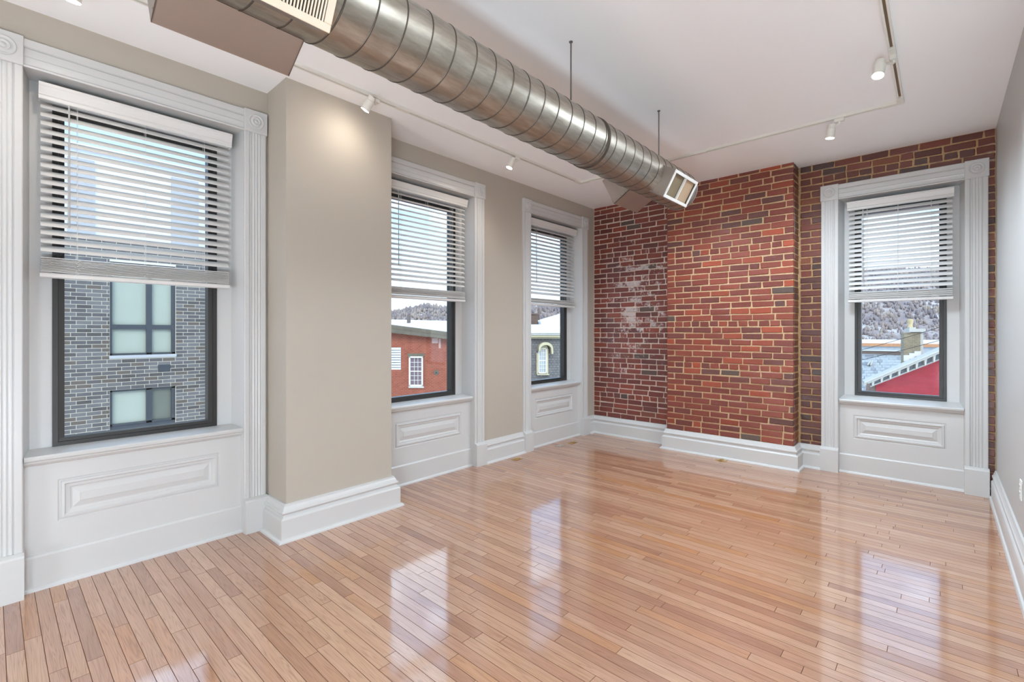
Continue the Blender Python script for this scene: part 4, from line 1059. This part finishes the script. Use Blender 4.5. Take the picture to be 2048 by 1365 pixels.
# slate roof of the next house
fs = Facade(1770, 38.0, 0)
sl = tag(empty('slate_roofed_house', (fs.o.x, fs.o.y, GROUND)), 'low house with pale slate shingle roof behind the crimson gable', 'building')
def SP(px, py):     # the roof pitch rises away from the viewer
    f = (783 - py) / (713 - 783) * -1; return fs.P(px, py, -4.5 * f)
q0, q1, q2, q3 = SP(1690, 800), SP(1850, 800), SP(1850, 713), SP(1690, 713)
MB().hexa([tuple(p - UP * 0.2) for p in (q0, q1, q2, q3)] + [tuple(p - UP * 0.05) for p in (q0, q1, q2, q3)]).build('roof_deck', M['x_shingle_d'], sl)
rs = random.Random(3)
for r_ in range(13):
    for c_ in range(13):
        x0 = 1718 + c_ * 9.2 + (4.6 if r_ % 2 else 0) + rs.uniform(-0.4, 0.4); yA = 714 + r_ * 5.2
        q = [SP(x0, yA + 5.8), SP(x0 + 8.7, yA + 5.8), SP(x0 + 8.7, yA), SP(x0, yA)]; lft = rs.uniform(0.01, 0.05)
        MB().hexa([tuple(p - UP * 0.05) for p in q] + [tuple(q[0] + UP * (0.03 + lft)), tuple(q[1] + UP * (0.03 + lft)), tuple(q[2]), tuple(q[3])]).build('shingle', M['x_shingle_d'] if rs.random() < 0.3 else M['x_shingle'], sl)
fs.rect(1690, 705, 1850, 713.5, -5.6, -4.3, 'ridge_flashing', M['x_ridge'], sl); fs.rect(1690, 705, 1850, 706.4, -5.7, -4.2, 'ridge_cap', M['x_trimgrey'], sl)
fs.rect(1690, 800, 1850, 1010, -10, -0.2, 'house_wall', M['x_shingle_d'], sl)
for k_ in (0, 1): fs.slab([(1732 + k_ * 6, 734), (1738 + k_ * 5, 724), (1741 + k_ * 5, 725), (1735 + k_ * 6, 735)], -3.2, -2.7, 'roof_prop', M['x_trimgrey'], sl)
# farther flat roofs
ff = Facade(1780, 80.0, 0)
fr_ = tag(empty('flat_roofed_block', (ff.o.x, ff.o.y, GROUND)), 'long low flat-roofed block with orange brick parapet in the distance', 'building')
ff.rect(1560, 688, 2060, 694, -1, 0, 'parapet', M['x_rust'], fr_); ff.rect(1560, 684.5, 2060, 688, -30, -1, 'snowy_roof', M['x_roofwhite'], fr_)
ff.rect(1560, 694, 2060, 776, -20, -0.3, 'block_wall', M['x_shingle'], fr_)
fq = Facade(1735, 30.0, 0)
tag(fq.slab([(1733.5, 753), (1730, 780), (1730, 900), (1735.5, 900), (1735.5, 780), (1739, 754)], 5.0, 5.25, 'wooden_post', M['x_wood'], None), 'weathered brown wooden post beside the crimson gable', 'post')
for nm, (xa, yA), (xb, yB_), lb in (('power_cable', (1600, 735), (2000, 621), 'black overhead cable crossing the stone chimney, the upper one'), ('power_cable', (1600, 750), (2000, 652), 'black overhead cable crossing the slate roof, the lower one')):
    fw_ = Facade(1800, 18.0, 0); A_, B_ = fw_.P(xa, yA), fw_.P(xb, yB_); pts = []
    for i in range(21):
        f = i / 20; p = A_.lerp(B_, f) - UP * (0.12 * 4 * f * (1 - f) - 0.10); pts.append(tuple(p))
    tag(MB().tube(pts, 0.011, 6).build(nm, M['x_wire']), lb, 'cable', 'overhead cables outside the brick wall window')

# ---- wooded hills
RIDGE = [(560, 640), (700, 632), (770, 628), (800, 623), (825, 617), (850, 612.5), (870, 615), (888, 619), (950, 622), (1000, 620), (1060, 616), (1110, 615), (1180, 612), (1350, 596), (1550, 565), (1700, 547), (1800, 543), (1900, 546), (2000, 552), (2120, 560)]
def ridge(px):
    for (a, ya_), (b, yb_) in zip(RIDGE, RIDGE[1:]):
        if a <= px <= b: return ya_ + (yb_ - ya_) * (px - a) / (b - a)
    return 600
rh = random.Random(9); vs, fs = [], []; NX, NR = 150, 14
R0, R1 = 150.0, 330.0
def hill_pt(px, f):
    d = ray(px, HORIZON); d = d / d.dot(FW); R_ = R0 + (R1 - R0) * f; z0 = -4.0; z1 = CAM_Z + (HORIZON - ridge(px)) / F_PX * R1
    g = f * f * (3 - 2 * f) if f <= 1 else 1; return Vector((d.x * R_, d.y * R_, z0 + (z1 - 1.5 - z0) * g))
for i in range(NX + 1):
    for j in range(NR + 1):
        p = hill_pt(560 + 1560 * i / NX, j / NR); p.z += rh.uniform(-0.5, 0.5); vs.append(tuple(p))
for i in range(NX):
    for j in range(NR): k = i * (NR + 1) + j; fs.append((k, k + NR + 1, k + NR + 2, k + 1))
t = NT('winter_hillside'); p = t.principled(**{'Roughness': 1.0})
f = t.noise(t.pos(), 0.055, 6, 0.6); g_ = t.noise(t.pos(), 0.4, 4, 0.7)
c = t.ramp(f, ((0.3, srgb(120, 110, 116)), (0.5, srgb(150, 138, 136)), (0.62, srgb(196, 190, 188)), (0.75, srgb(118, 122, 96))))
t.l(t.mix(t.ramp(g_, ((0.4, G(0)), (0.7, G(0.5)))), c, srgb(172, 160, 156)), p.inputs['Base Color']); M['hill'] = t.m
struct(MB().add(vs, fs).build('hill', M['hill'], smooth=True), 'distant wooded hillside')
t = NT('bare_woodland'); p = t.principled(**{'Roughness': 1.0}); f = t.noise(t.pos(), 0.08, 5, 0.65)
t.l(t.ramp(f, ((0.3, srgb(112, 106, 112)), (0.48, srgb(140, 128, 126)), (0.6, srgb(166, 150, 140)), (0.74, srgb(120, 124, 98)))), p.inputs['Base Color']); M['woods'] = t.m
tm = MB()
ico = [(0, 0, 1.15), (0.72, 0, 0.5), (0.22, 0.68, 0.45), (-0.58, 0.42, 0.5), (-0.58, -0.42, 0.45), (0.22, -0.68, 0.5), (0.58, 0.42, -0.25), (-0.22, 0.68, -0.3), (-0.72, 0, -0.25), (-0.22, -0.68, -0.3), (0.58, -0.42, -0.25), (0, 0, -0.8)]
icf = [(0, 1, 2), (0, 2, 3), (0, 3, 4), (0, 4, 5), (0, 5, 1), (1, 6, 2), (2, 7, 3), (3, 8, 4), (4, 9, 5), (5, 10, 1), (6, 7, 2), (7, 8, 3), (8, 9, 4), (9, 10, 5), (10, 6, 1), (6, 11, 7), (7, 11, 8), (8, 11, 9), (9, 11, 10), (10, 11, 6)]
for i in range(7000):
    px = rh.choice((rh.uniform(740, 1180), rh.uniform(740, 1180), rh.uniform(1640, 1980), rh.uniform(1640, 1980), rh.uniform(560, 2110))); fr0 = rh.uniform(0.03, 1.0) ** 0.7
    p = hill_pt(px, fr0); s_ = rh.uniform(0.45, 1.25) * (0.55 + 0.6 * fr0); hz = s_ * rh.uniform(1.0, 2.0); a_ = rh.uniform(0, 6.28); ca, sa = math.cos(a_), math.sin(a_)
    tm.add([(p.x + s_ * (q[0] * ca - q[1] * sa) * rh.uniform(0.8, 1.2), p.y + s_ * (q[0] * sa + q[1] * ca), p.z + hz * (q[2] + 0.6)) for q in ico], icf)
tag(tm.build('woodland', M['woods'], recalc=False, smooth=True), 'bare winter trees covering the distant hillside', 'trees', kind='stuff')
